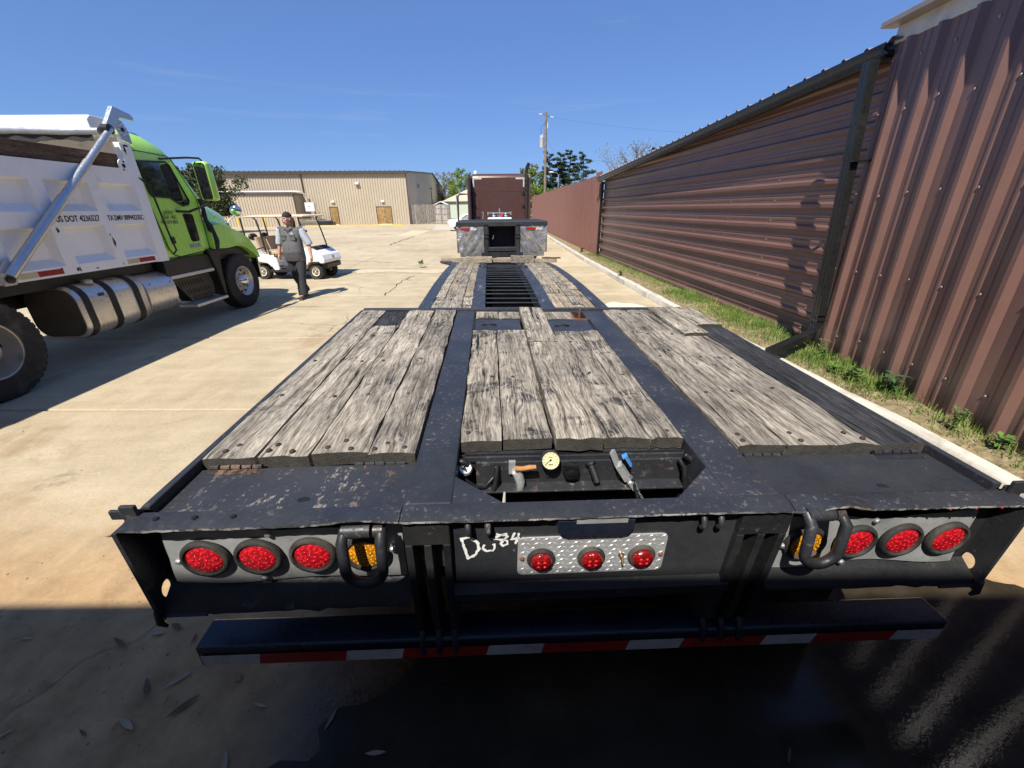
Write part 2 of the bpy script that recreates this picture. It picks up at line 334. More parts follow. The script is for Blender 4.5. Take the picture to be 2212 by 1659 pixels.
# ================================================================== SETTING
YAW = radians(2.3)
ground = MB().box(-600, 600, -250, 900, -.6, -.07).build('ground', pm('dry_earth', (.20, .155, .095), .95, 0, .3, .4, .4, 4)); tag(ground, kind='structure')
yard = MB().box(-48, 4.6, -12, 66, -.069, -.05).build('concrete_yard', pm('joint_filler', (.10, .078, .05), .95, 0, .3, 3)); tag(yard, kind='structure')
ys = [-12, -8.5, -5, -1.7, 3.56, 6.05, 9.4, 12.7, 14.35, 19, 24, 30.5, 37, 43.5, 50, 56.5, 66]; xs = [-48, -42, -36, -30, -24.6, -19.6, -14.8, -10.2, -5.75, 1.1, 4.6]
rg = random.Random(3)
for j in range(len(ys) - 1):
    for i in range(len(xs) - 1):
        g = .009; a, b, c, d = xs[i] + g, xs[i + 1] - g, ys[j] + g, ys[j + 1] - g; sk = -.02
        P = [(a, c + sk * a), (b, c + sk * b), (b, d + sk * b), (a, d + sk * a)]; e = .018; z1 = -.0008 * rg.random()
        Q = [(P[0][0] + e, P[0][1] + e), (P[1][0] - e, P[1][1] + e), (P[2][0] - e, P[2][1] - e), (P[3][0] + e, P[3][1] - e)]
        v = [(x, y, -.05) for x, y in P] + [(x, y, -.012) for x, y in P] + [(x, y, z1) for x, y in Q]
        fs = [(8, 9, 10, 11)] + [(k0, (k0 + 1) % 4, 4 + (k0 + 1) % 4, 4 + k0) for k0 in range(4)] + [(4 + k0, 4 + (k0 + 1) % 4, 8 + (k0 + 1) % 4, 8 + k0) for k0 in range(4)]
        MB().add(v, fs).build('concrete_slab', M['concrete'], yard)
def ribbon(pts, w, z, name, mat, parent, jit=.03, seed=1):
    r = random.Random(seed); q = []
    for a, b in zip(pts[:-1], pts[1:]):
        n = max(2, int(math.dist(a, b) / .22))
        for k in range(n): q.append((a[0] + (b[0] - a[0]) * k / n + r.gauss(0, jit), a[1] + (b[1] - a[1]) * k / n + r.gauss(0, jit)))
    q.append(pts[-1]); L = []; Rr = []
    for i, p in enumerate(q):
        a = q[max(0, i - 1)]; b = q[min(len(q) - 1, i + 1)]; t = Vector((b[0] - a[0], b[1] - a[1])).normalized(); ww = w * r.uniform(.4, 1.3)
        L.append((p[0] - t.y * ww, p[1] + t.x * ww, z)); Rr.append((p[0] + t.y * ww, p[1] - t.x * ww, z))
    n = len(q); return MB().add(L + Rr, [(i, i + 1, n + i + 1, n + i) for i in range(n - 1)]).build(name, mat, parent)
mc = pm('crack_filler', (.055, .045, .032), .95, 0, .3, 20)
ribbon([(-6.9, 24.1), (-7.1, 27.5), (-7.2, 32.3)], .05, .004, 'crack', mc, yard, .05, 1)
ribbon([(-3.1, 9.5), (-2.95, 10.4), (-3.1, 11.3), (-2.9, 12.4)], .016, .004, 'crack', mc, yard, .05, 2)
ribbon([(-9.6, 17.2), (-6.5, 16.6), (-4.6, 15.8)], .02, .004, 'crack', mc, yard, .06, 3)
ribbon([(-13, 35.3), (-9.6, 34.2)], .04, .004, 'crack', mc, yard, .06, 4)
ribbon([(-5.6, 8.0), (-4.6, 8.35), (-3.7, 8.3)], .007, .004, 'crack', mc, yard, .03, 5)
mpch = pm('pale_concrete_patch', (.56, .455, .29), .9, 0, .14, 1.5, .2, 30)
MB().add([(-8.7, 32.2, .005), (-7.25, 32.5, .005), (-7.6, 40.6, .005), (-9.4, 40.8, .005)], [(0, 1, 2, 3)]).build('concrete_patch', mpch, yard)
MB().add([(-7.5, 41.2, .005), (-5.0, 41.6, .005), (-5.6, 54, .005), (-9.2, 53, .005)], [(0, 1, 2, 3)]).build('concrete_patch', pm('grey_concrete_patch', (.50, .44, .34), .9, 0, .14, 1.5, .2, 30), yard)
rgp = random.Random(12)
MB().add([(1.55 + rgp.uniform(-.05, .05) + .62 * cos(t), 6.9 + 1.5 * sin(t) * rgp.uniform(.85, 1.1), .004) for t in [2 * pi * i / 26 for i in range(26)]], [tuple(range(26))]).build('concrete_patch', pm('lime_stain', (.62, .57, .46), .9, 0, .14, 1.5, .2, 30), yard).location = (.75, 0, 0)
ribbon([(-6.4, 13.55), (-4.2, 13.5), (-2.2, 13.35), (-.5, 13.3)], .42, .0045, 'gravel_strip', pm('gravelly_concrete', (.52, .43, .30), .95, 0, .5, 22, .8, 40), yard, .05, 8)

# puddle: still water lying over dark wet concrete
rp = random.Random(5)
out = [(-.98, -.9), (-1.0, .35), (-.88, .60), (-.93, .74), (-.72, .80), (-.78, .90), (-.55, 1.0), (-.45, 1.15), (0, 1.36), (.8, 1.5), (1.6, 1.52), (2.2, 1.62), (2.62, 1.52), (2.9, 1.2), (3.05, .7), (3.1, .0), (3.0, -.9)]
po = []
for a, b in zip(out, out[1:] + out[:1]):
    n = max(1, int(math.dist(a, b) / .07))
    for k in range(n): po.append((a[0] + (b[0] - a[0]) * k / n + rp.gauss(0, .018), a[1] + (b[1] - a[1]) * k / n + rp.gauss(0, .018), .0045))
k = N('puddle_water'); v = k.wpos(); xs3 = k.n('ShaderNodeSeparateXYZ'); k.l(v, xs3.inputs[0])
film = k.ramp(k.math('ADD', k.math('MULTIPLY', xs3.outputs[0], .3), k.math('MULTIPLY', k.noise(v, 1.6, 6, .65), .5)), [(.45, .30), (.72, .025)])   # thin gritty film at the left, deep clear water by the wall
k.set(col=k.ramp(k.noise(v, 3, 6, .7), [(.3, (.022, .017, .011)), (.7, (.055, .042, .027))]), rough=k.math('ADD', film, k.ramp(k.noise(v, 5, 6, .7), [(.45, 0.), (.7, .08)])), spec=.42, ior=1.33)
k.bump(k.noise(v, 60, 4, .6), .06, .004)
tag(MB().add(po, [tuple(range(len(po)))]).build('puddle', k.m), kind='structure')

# kerb + planted strip along the metal walls
kp = [(3.34, -1.85), (3.32, 2.5), (3.04, 7.8), (2.74, 15.2), (2.60, 23), (2.50, 31), (2.25, 46)]
mk = pm('kerb_concrete', (.56, .52, .44), .85, 0, .14, 5, .35, 40, (.30, .26, .2), .3)
kb = MB()
def kerb_x(y):
    for a, b in zip(kp[:-1], kp[1:]):
        if a[1] <= y <= b[1]: return a[0] + (b[0] - a[0]) * (y - a[1]) / (b[1] - a[1])
    return kp[0][0] if y < kp[0][1] else kp[-1][0]
kr = random.Random(4); rings = []
for i in range(150):
    y = -1.8 + 47.8 * i / 149; x = kerb_x(y); j = kr.gauss(0, .004)
    rings.append([(x + j, y, -.04), (x + .012 + j, y, .115), (x + .03 + j, y, .132 + j), (x + .13 + j, y, .135 + j), (x + .15, y, .12), (x + .15, y, -.04)])
kb.loft(rings); tag(kb.build('kerb', mk, None, 40), kind='structure')
ks = N('soil_strip_ground'); v = ks.wpos()
ks.set(col=ks.ramp(ks.noise(v, 9, 7, .7), [(.3, (.12, .085, .045)), (.5, (.26, .20, .11)), (.7, (.42, .34, .2))]), rough=.95, spec=.2); ks.bump(ks.noise(v, 40, 5, .7), .8, .02)
def wall_x(y):
    if y <= 5.1: return 3.83 + .058 * (y - 2.5)
    if y <= 16.4: return 4.10 - .058 * (y - 6)
    return 3.43 - .031 * (y - 16.4)
def soil(u, v):
    y = -1.8 + 47.8 * v; a = kerb_x(y) + .14; b = wall_x(y) + .12; n = math.sin(y * 3.1 + u * 5) * .006 + math.sin(y * 7.7 - u * 9) * .006
    return (a + (b - a) * u, y, .085 + .05 * sin(pi * u) + n)
tag(MB().grid(6, 160, soil).build('soil_strip', ks.m, None, 180), kind='structure')

# grass: blades along the strip
gm = N('grass_blades'); oi = gm.wpos()
gm.set(col=gm.ramp(gm.noise(oi, 3.5, 4, .6), [(.3, (.07, .12, .018)), (.5, (.13, .20, .035)), (.72, (.30, .30, .10))]), rough=.6, spec=.3)
gr = random.Random(11); G = MB(); 
def blade(x, y, z, h, w, lean, a):
    dx, dy = cos(a), sin(a); lx, ly = lean * cos(a + 1.2), lean * sin(a + 1.2)
    o = len(G.v); G.v += [(x - dx * w, y - dy * w, z), (x + dx * w, y + dy * w, z), (x + lx * .4 + dx * w * .7, y + ly * .4 + dy * w * .7, z + h * .6), (x + lx * .4 - dx * w * .7, y + ly * .4 - dy * w * .7, z + h * .6), (x + lx, y + ly, z + h)]
    G.f += [(o, o + 1, o + 2, o + 3), (o + 3, o + 2, o + 4)]
for i in range(60000):
    y = 1.6 + 15.5 * gr.random() ** 1.25; u = min(1, max(0, gr.gauss(.62, .26)))
    dens = .25 if y > 9.5 else (.55 + .45 * math.sin(y * 2.3) * math.sin(y * 5.1 + 1)) * (1. if 3.6 < y < 8.8 else .45)
    if y < 2.9: dens *= .6
    if gr.random() > dens: continue
    p = soil(u, (y + 1.8) / 47.8); h = gr.uniform(.035, .105) * (1 + .5 * (u > .7)) * (1.0 if y < 9 else .6)
    blade(p[0], p[1], p[2] - .008, h, gr.uniform(.0022, .005), gr.uniform(.01, .06), gr.uniform(0, 2 * pi))
tag(G.build('grass', gm.m, recalc=False), 'bright green grass growing between the kerb and the brown metal walls', 'grass', None, 'stuff')
# broad-leaf weeds along the wall
lm = pm('weed_leaf', (.085, .17, .03), .5, 0, .35, 12)
lm2 = pm('weed_leaf_dark', (.045, .11, .035), .45, 0, .3, 12)
def weed(x, y, h, nst, nl, ll, lw, mat, label, seed, cat='weed'):
    r = random.Random(seed); root = empty('weed_plant', (x, y, .1)); st = MB(); lf = MB()
    for sI in range(nst):
        a = r.uniform(0, 2 * pi); t = r.uniform(.1, .5); pts = [(0.012 * cos(a), .012 * sin(a), -.02)]
        for q in range(1, 6): pts.append((t * h * (q / 5) ** 1.3 * cos(a) * .7, t * h * (q / 5) ** 1.3 * sin(a) * .7, h * q / 5 * r.uniform(.9, 1.05)))
        st.tube(pts, [.004, .0038, .0034, .003, .0025, .0015], 5)
        for q in range(nl):
            u = .2 + .8 * (q + .5) / nl; i0 = min(4, int(u * 5)); fr = u * 5 - i0; P = Vector(pts[i0]).lerp(Vector(pts[i0 + 1]), fr)
            b = r.uniform(0, 2 * pi); up = r.uniform(-.1, .7); L = ll * r.uniform(.7, 1.2); d = Vector((cos(b), sin(b), up)).normalized(); sd = Vector((-sin(b), cos(b), 0)); n = d.cross(sd)
            W = lw * r.uniform(.8, 1.2); 
            lf.add([P, P + d * L * .35 + sd * W + n * -.15 * W, P + d * L * .35 - sd * W + n * -.15 * W, P + d * L * .7 + sd * W * .7 - Vector((0, 0, L * .06)), P + d * L * .7 - sd * W * .7 - Vector((0, 0, L * .06)), P + d * L - Vector((0, 0, L * .2))], [(0, 1, 2), (1, 3, 4, 2), (3, 5, 4)])
    st.build('stem', lm, root, 180); lf.build('leaves', mat, root, 0, recalc=False)
    return tag(root, label, cat, 'weeds along the metal wall')
weed(3.72, 3.58, .24, 5, 7, .12, .02, lm2, 'dark leafy weed with long pointed leaves against the ribbed wall', 1)
weed(3.62, 3.86, .19, 4, 6, .10, .022, lm, 'pale green weed just left of the long-leaved one by the wall', 2)
weed(3.66, 2.86, .24, 7, 9, .035, .010, lm, 'wispy small-leaved weed nearest the trailer rear corner', 3)
weed(3.82, 4.62, .26, 3, 6, .06, .02, lm, 'thin leggy weed sprouting beneath the downspout elbow', 4)
weed(3.70, 2.58, .16, 6, 6, .07, .016, lm, 'low ragged weed at the foot of the ribbed wall, closest to camera', 5)
weed(3.60, 4.12, .13, 7, 6, .06, .02, lm, 'low bushy weed clump among the grass beside the kerb', 6)
weed(3.03, 17.8, .22, 7, 6, .12, .03, lm, 'small weed tuft growing at the kerb by the far fence', 7)
weed(3.02, 11.2, .16, 6, 6, .1, .03, lm, 'small weed in the kerb gap beside the long brown wall', 8)
weed(-3.1, 14.27, .12, 8, 6, .14, .03, lm, 'lone weed tuft growing in a joint of the concrete yard', 9)

# ---- ribbed metal sheets
def m_metal(name, col, rough, streak=(1, 1, .15)):
    k = N(name); v = k.wpos(); s_ = k.wpos(streak)
    c = k.ramp(k.math('ADD', k.math('MULTIPLY', k.noise(v, 2.5, 6, .65), .5), k.math('MULTIPLY', k.noise(s_, 9, 5, .6), .5)), [(.3, tuple(x * .86 for x in col)), (.7, tuple(x * 1.12 for x in col))])
    sp = k.ramp(k.noise(v, 70, 3, .6), [(.72, 0.), (.78, .35)]); c = k.mix(sp, c, (.25, .2, .16))
    k.set(col=c, rough=k.ramp(k.noise(v, 3.3, 5, .6), [(.3, rough - .03), (.7, rough + .05)]), spec=.55)
    k.bump(k.noise(v, 2.6, 3, .5), .05, .03); return k.m
M['brown'] = m_metal('brown_sheet_metal', (.172, .093, .076), .30)
M['brownh'] = m_metal('brown_wall_metal', (.165, .088, .072), .32, (1, .15, 1))
M['fence'] = m_metal('red_brown_sheet_metal', (.20, .095, .074), .42)
def profile(L, pitch, h, base, top, minor=2, u0=0.):
    p = [(0., 0.)]; u = u0
    while u < L:
        for du, dz in ((-base / 2, 0), (-top / 2, h), (top / 2, h), (base / 2, 0)):
            if 0 < u + du < L: p.append((u + du, dz))
        for k_ in range(minor):
            c = u + base / 2 + (pitch - base) * (k_ + 1) / (minor + 1)
            for du, dz in ((-.022, 0), (-.010, h * .16), (.010, h * .16), (.022, 0)):
                if 0 < c + du < L: p.append((c + du, dz))
        u += pitch
    p.append((L, 0.)); return p
def vsheet(a, b, z0, z1, prof, out, name, mat, parent, off=0., shear=0.):
    a = Vector((*a, 0)); b = Vector((*b, 0)); d = (b - a).normalized(); o = Vector((*out, 0)); m_ = MB(); n = len(prof); th = .004
    P = [a + d * u + o * (h + off) for u, h in prof]; zz = lambda t, k_: k_(t) if callable(k_) else k_; Lx = (b - a).length
    v = [(p.x, p.y, zz(prof[i][0] / Lx, z0)) for i, p in enumerate(P)] + [(p.x + d.x * shear * 3.3, p.y + d.y * shear * 3.3, zz(prof[i][0] / Lx, z1)) for i, p in enumerate(P)]
    bk = [(q[0] - o.x * th, q[1] - o.y * th, q[2]) for q in v]
    fs = [(i, i + 1, n + i + 1, n + i) for i in range(n - 1)]
    m_.add(v, fs); m_.add(bk, [tuple(reversed(q)) for q in fs]); m_.add(v + bk, [(n + i, n + i + 1, 3 * n + i + 1, 3 * n + i) for i in range(n - 1)])
    return m_.build(name, mat, parent, recalc=False)
scr = pm('screw_heads', (.42, .34, .31), .4, .4, .1)
# near ribbed wall
nw = empty('ribbed_wall', (3.9, 3.9, 0)); nw.location = (0, 0, 0)
tag(nw, 'tall brown wall of vertical ribbed metal sheets at the right edge', 'wall')
A0, B0 = (3.605, -1.42), (3.975, 4.98); ln = math.dist(A0, B0); dv = ((B0[0] - A0[0]) / ln, (B0[1] - A0[1]) / ln); on = (-dv[1], dv[0])
pit = .345; npn = int(ln / (3 * pit)) + 1
for i in range(npn):
    s0 = ln - (i + 1) * 3 * pit; s1 = ln - i * 3 * pit; s0c = max(s0, 0)
    if s1 - s0c < .05: continue
    vsheet((A0[0] + dv[0] * s0c, A0[1] + dv[1] * s0c), (A0[0] + dv[0] * s1, A0[1] + dv[1] * s1), .06, 3.36 + .012 * ((i * 7) % 3), profile(s1 - s0c, pit, .046, .118, .036, 2, pit / 2 - .02), on, 'metal_sheet', M['brown'], nw, .0012 * (i % 2), .045)
S = MB(); rs = random.Random(2)
for z in (.42, 1.15, 1.95, 2.75, 3.2):
    u = ln - .1
    while u > 1.2:
        for du in (0.075, -.06):
            q = (A0[0] + dv[0] * (u + du + .045 * z) + on[0] * .004, A0[1] + dv[1] * (u + du + .045 * z) + on[1] * .004, z + rs.uniform(-.03, .03)); S.lathe([(.011, 0), (.011, .004), (.006, .009)], q, (*on, 0), 7)
        u -= pit
so_ = S.build('screws', scr, nw); so_['kind'] = 'stuff'
MB().prism([(A0[0], A0[1]), (B0[0], B0[1]), (B0[0] + .1, B0[1]), (A0[0] + .1, A0[1])], lambda x, y, z: (x + .02, y, z), .04, 3.33).build('wall_core', pm('dark_core', (.03, .02, .018), .8), nw)
mw2 = pm('pale_trim', (.62, .60, .54), .5, .1, .12, 6, .1, 30, (.4, .37, .3), .3)
MB().bar((A0[0] + .01, A0[1], 3.43), (B0[0] + .01, B0[1] + .17, 3.43), .03, .15).build('trim_board', mw2, nw)
mtr = pm('bronze_trim', (.11, .075, .06), .4, .2, .15, 5)
MB().bar((A0[0] - .05, A0[1], 3.535), (B0[0] - .05, B0[1] + .25, 3.535), .16, .055).build('roof_edge_trim', pm('roof_trim', (.34, .28, .25), .38, .3, .12, 5), nw, 0, .008)

# long wall with horizontal ribs + gutter + downspout + roof
bw = empty('metal_building', (0, 0, 0)); tag(bw, 'long low brown metal building with horizontal ribbed wall, gutter and downspout', 'building')
W0, W1 = Vector((4.185, 5.10, 0)), Vector((3.497, 16.4, 0)); wd = (W1 - W0); wl = wd.length; wd.normalize(); wo = Vector((-wd.y, wd.x, 0)) * 1.0
if wo.x > 0: wo = -wo
ZT0, ZT1 = 3.36, 2.84
rp_ = .28
def hpan(z0, z1, t0, t1, mat, name):
    pr = profile(z1 - z0, rp_, .036, .10, .04, 2, .10); rows = []
    for u, h in pr:
        z = z0 + u; te = t1 if z <= ZT1 else min(t1, (ZT0 - z) / (ZT0 - ZT1))
        if te <= t0: break
        rows.append((W0 + wd * (wl * t0) + wo * h + Vector((0, 0, z)), W0 + wd * (wl * te) + wo * h + Vector((0, 0, z))))
    if len(rows) < 2: return
    n = len(rows); v = [r[0] for r in rows] + [r[1] for r in rows]; bk = [q - wo * .004 for q in v]; fs = [(i, i + 1, n + i + 1, n + i) for i in range(n - 1)]
    MB().add(v, fs).add(bk, [tuple(reversed(q)) for q in fs]).build(name, mat, bw, recalc=False)
zz_ = .06
while zz_ < 3.3:
    hpan(zz_, min(zz_ + 3 * rp_, 3.35), 0, .595, M['brownh'], 'metal_sheet'); hpan(zz_ + .001, min(zz_ + 3 * rp_, 3.35), .592, 1, M['brownh'], 'metal_sheet'); zz_ += 3 * rp_
S = MB()
for q in range(11):
    z = .24 + rp_ * q
    for t in np.arange(.04, .99, .105):
        if z < ZT0 - (ZT0 - ZT1) * t - .15: S.lathe([(.011, 0), (.011, .004), (.005, .008)], W0 + wd * (wl * t) + wo * .003 + Vector((0, 0, z)), wo, 6)
S.build('screws', scr, bw)['kind'] = 'stuff'
MB().add([W0 - wo * .02 + Vector((0, 0, .02)), W1 - wo * .02 + Vector((0, 0, .02)), W1 - wo * .02 + Vector((0, 0, ZT1)), W0 - wo * .02 + Vector((0, 0, ZT0)), W0 - wo * 7 + Vector((0, 0, .02)), W1 - wo * 7 + Vector((0, 0, .02)), W1 - wo * 7 + Vector((0, 0, ZT1 + .7)), W0 - wo * 7 + Vector((0, 0, ZT0 + .7))],
    [(0, 1, 2, 3), (4, 7, 6, 5), (1, 5, 6, 2), (0, 3, 7, 4)]).build('wall_core', pm('dark_core', (.03, .02, .018), .8), bw)
gmat = pm('dark_gutter', (.012, .0125, .012), .34, 0, .2, 5, 0, 20, (.03, .028, .024), .2)
GO = .155; zg0, zg1 = 3.225, 2.705
gp = [(0, .15), (0, 0), (.075, 0), (.10, .045), (.10, .07), (.125, .10), (.125, .15), (.115, .155), (.115, .14)]
ring = lambda P, z: [P + wo * (GO + a) + Vector((0, 0, z + b)) for a, b in gp]
GA, GB = W0 + wd * .09, W1 + wd * .12
MB().loft([ring(GA, zg0 + .012), ring(GB, zg1)]).build('gutter', gmat, bw, 0)
MB().bar(GA + wo * (GO + .06) + Vector((0, 0, zg0 + .1)), GA + wo * (GO + .06) + wd * .01 + Vector((0, 0, zg0 + .085)), .135, .16).build('gutter_end_cap', gmat, bw)
MB().add([W0 + Vector((0, 0, zg0 + .06)), W1 + Vector((0, 0, zg1 + .06)), W1 + wo * GO + Vector((0, 0, zg1 + .04)), W0 + wo * GO + Vector((0, 0, zg0 + .04)), W0 + Vector((0, 0, zg0 + .12)), W1 + Vector((0, 0, zg1 + .12)), W1 + wo * GO + Vector((0, 0, zg1 + .1)), W0 + wo * GO + Vector((0, 0, zg0 + .1))], [(0, 1, 2, 3), (7, 6, 5, 4), (0, 3, 7, 4), (3, 2, 6, 7)]).build('soffit', M['brownh'], bw)
RA, RB = W0 - wd * .05, W1 + wd * .1; rL = (RB - RA).length; pr = profile(rL, .30, .035, .09, .03, 0, .1); top = []; bot = []
for u, h in pr:
    z = zg0 + .165 + (zg1 - zg0) * u / rL + h; p = RA + wd * u
    top.append(p + wo * (GO + .10) + Vector((0, 0, z))); bot.append(p - wo * 7 + Vector((0, 0, z + .95)))
n = len(top); MB().add(top + bot, [(i, i + 1, n + i + 1, n + i) for i in range(n - 1)]).add([q - Vector((0, 0, .012)) for q in top] + [q - Vector((0, 0, .012)) for q in bot], [(i, n + i, n + i + 1, i + 1) for i in range(n - 1)]).build('metal_roof', pm('roof_metal', (.30, .23, .20), .4, .2, .12, 2), bw, recalc=False)
# downspout, ribbed pipe with elbow and outlet
dp = MB(); dx, dy = 3.84, 5.06
def dsr(c, w, d, X, Yv):
    ps = []
    for px, py in [(-1, -1), (-.5, -1), (-.4, -.82), (-.3, -1), (.3, -1), (.4, -.82), (.5, -1), (1, -1), (1, 1), (-1, 1)]: ps.append(c + X * (px * w / 2) + Yv * (py * d / 2))
    return ps
X = Vector((0, -1, 0)); Yv = Vector((1, 0, 0))
dy = 4.88
rings = [dsr(Vector((dx, dy + .125 * (z - .5), z)), .12, .09, X, Yv) for z in (3.24, 2.4, 1.6, .9, .50)]
rings += [dsr(Vector((dx - .03, dy - .02, .42)), .12, .09, X, Vector((.8, .2, .45))), dsr(Vector((dx - .10, dy - .08, .375)), .12, .09, X, Vector((.35, .2, .9))), dsr(Vector((dx - .82, dy - .44, .255)), .12, .09, X, Vector((.2, .1, .95)))]
dp.loft(rings).build('downspout', gmat, bw)
MB().box(dx - .055, dx + .055, dy - .068, dy + .068, .53, .55).box(dx - .055, dx + .055, dy - .068, dy + .068, .60, .615).build('pipe_clamp', gmat, bw)
MB().box(dx - .05, dx + .19, dy + .10, dy + .16, 2.285, 2.305).build('pipe_bracket', gmat, bw)
ex = W1 + wo * .06 + wd * .06
MB().tube([ex + Vector((0, 0, .06)), ex + Vector((0, 0, 2.72))], .055, 10).build('downspout', gmat, bw)
ex2 = W1 + wo * .08 + wd * .01
MB().bar(ex2 + Vector((0, 0, .02)), ex2 + Vector((0, 0, 2.7)), .05, .05).build('corner_post', gmat, bw)

# far fence of ribbed sheets
ff = empty('metal_fence'); tag(ff, 'red-brown corrugated metal fence running back behind the semi truck', 'fence')
F0, F1 = Vector((3.42, 16.55, 0)), Vector((2.42, 48, 0)); fd = (F1 - F0); fl = fd.length; fd.normalize(); fo = (-fd.y, fd.x) if -fd.y < 0 else (fd.y, -fd.x); fo = (-abs(fd.y), -fd.x * (-1 if fd.y > 0 else 1)); fo = (-fd.y, fd.x)
s0 = 0.; i = 0; rf = random.Random(6)
while s0 < fl:
    s1 = min(s0 + .915, fl); a = F0 + fd * s0; b = F0 + fd * s1
    vsheet((a.x, a.y), (b.x, b.y), .05, 2.97 + (.10 if s0 < .9 else 0) + rf.uniform(-.012, .012), profile(s1 - s0, .305, .055, .13, .04, 1, .12), fo, 'metal_sheet', M['fence'], ff, .001 * (i % 2)); s0 = s1; i += 1
MB().bar(F0 + Vector((.08, 0, 2.4)), F1 + Vector((.08, 0, 2.4)), .05, .1).build('fence_rail', M['steeldark'], ff)
MB().bar(F0 + Vector((.08, 0, .6)), F1 + Vector((.08, 0, .6)), .05, .1).build('fence_rail', M['steeldark'], ff)

# ---- workshop behind the camera: its roof edge throws the shade over the trailer's tail
ws = empty('workshop', (0, -3, 0)); tag(ws, 'metal workshop standing behind the camera, only its shadow in view', 'building')
hE = 4.6; yE = 1.43 - (hE + .1) * cos(SUN_EL) * cos(SUN_AZ) / sin(SUN_EL)
mt = m_metal('tan_sheet_metal', (.42, .335, .22), .5)
MB().box(-13, 6.5, yE - 8 + 3, yE + 3, hE, hE + .10).build('roof', M['brown'], ws)
wp = profile(19.1, .3, .03, .1, .04, 0, .1)
vsheet((-12.8, yE - .45 + 3 - .0), (6.3, yE - .45 + 3), 0, hE - .01, wp, (0, 1), 'ribbed_sheet', mt, ws)
MB().box(-12.8, 6.3, yE - 7.9 + 3, yE - .5 + 3, 0, hE - .01).build('wall_core', pm('dark_core', (.03, .02, .018), .8), ws)
# ================================================================== LOWBOY TRAILER
TM = Matrix(((.99866, -.0480, .0201, .210), (.0487, .9980, -.0249, 1.193), (-.0189, .0258, .9995, -.005), (0, 0, 0, 1)))
# re-orthonormalise
u_ = Vector((.99866, .0487, -.0189)).normalized(); v_ = Vector((-.0480, .9980, .0258)); v_ = (v_ - u_ * u_.dot(v_)).normalized(); n_ = u_.cross(v_)
TM = Matrix.Identity(4)
for i in range(3): TM[i][0] = u_[i]; TM[i][1] = v_[i]; TM[i][2] = n_[i]
TM[0][3], TM[1][3], TM[2][3] = .210, 1.193, -.005
tr = empty('lowboy_trailer', mat4=TM); tag(tr, 'black lowboy trailer with weathered plank deck and red tail lights', 'trailer')
ST = M['steel']; SD = M['steeldark']
def zc(y):  # lower deck height (cambered)
    pts = [(1.9, .49), (3, .51), (4.1, .522), (5.7, .512), (7.2, .462), (8.6, .385), (10.05, .27)]
    for a, b in zip(pts[:-1], pts[1:]):
        if y <= b[1 - 1]: 
            t = (y - a[0]) / (b[0] - a[0]); return a[1] + (b[1] - a[1]) * t
    return pts[-1][1]
def plank(x0, x1, y0, y1, zt, th, mat, seed, zf=None, rag=.004, parent=None, name='plank', cup=.0015, yends=.0045):
    r = random.Random(seed); ny = max(5, int((y1 - y0) / .09)); nx = 4; T = []; B = []
    el = [r.gauss(0, rag) * .5 for _ in range(ny + 1)]; er = [r.gauss(0, rag) * .5 for _ in range(ny + 1)]
    e0 = [r.gauss(0, yends) for _ in range(nx + 1)]; e1 = [r.gauss(0, yends) for _ in range(nx + 1)]
    tl = r.gauss(0, .0015)
    for j in range(ny + 1):
        for i in range(nx + 1):
            u = i / nx; x = x0 + (x1 - x0) * u + el[j] * (1 - u) + er[j] * u; y = y0 + (y1 - y0) * j / ny + (e0[i] if j == 0 else e1[i] if j == ny else 0)
            z = (zf(y) if zf else 0) + zt + cup * (abs(2 * u - 1) ** 2) + r.gauss(0, .0012) + tl * (u - .5)
            if u in (0., 1.): z -= .004
            T.append((x, y, z)); B.append((x, y, (zf(y) if zf else 0) + zt - th))
    n = (nx + 1) * (ny + 1); fs = []
    for j in range(ny):
        for i in range(nx):
            a = j * (nx + 1) + i; q = (a, a + 1, a + nx + 2, a + nx + 1); fs.append(q)
    for j in range(ny):
        a = j * (nx + 1); fs.append((a, a + nx + 1, n + a + nx + 1, n + a)); a += nx; fs.append((a, n + a, n + a + nx + 1, a + nx + 1))
    for i in range(nx):
        fs.append((i, n + i, n + i + 1, i + 1)); a = ny * (nx + 1) + i; fs.append((a, a + 1, n + a + 1, n + a))
    o = MB().add(T + B, fs).build(name, mat, parent or tr, 35, recalc=False); o.data.materials.append(M['woodend'])
    for i in range(nx): o.data.polygons[len(fs) - 2 * nx + 2 * i].material_index = 1; o.data.polygons[len(fs) - 2 * nx + 2 * i + 1].material_index = 1
    return o
Wd, Wp = M['wood'], M['wood2']
PT = 1.1
# left bay
plank(-1.248, -1.082, -.018, 1.835, PT, .05, Wd, 1); plank(-1.076, -.910, -.010, 1.455, PT - .002, .05, Wd, 2); plank(-1.076, -.905, 1.465, 1.835, PT - .006, .05, M['woodblack'], 3)
plank(-.903, -.722, .000, 1.835, PT, .05, Wd, 4, rag=.006); plank(-.713, -.560, -.012, 1.835, PT + .002, .05, Wd, 5)
# centre bay
plank(-.412, -.268, .052, 1.335, PT, .045, Wp, 6); plank(-.262, -.088, .060, 1.338, PT + .001, .045, Wp, 7)
plank(-.078, .088, .030, 1.06, PT + .016, .05, Wp, 8); plank(-.080, .086, 1.068, 1.845, PT + .018, .045, Wd, 9)
plank(.094, .264, .055, 1.30, PT, .045, Wp, 10); plank(.268, .384, .050, 1.305, PT + .002, .045, Wp, 11)
plank(-.405, -.245, 1.625, 1.80, PT - .004, .045, Wd, 12); plank(-.24, -.09, 1.622, 1.80, PT - .006, .045, Wd, 13)
plank(.094, .295, 1.60, 1.80, PT - .006, .045, Wd, 14)
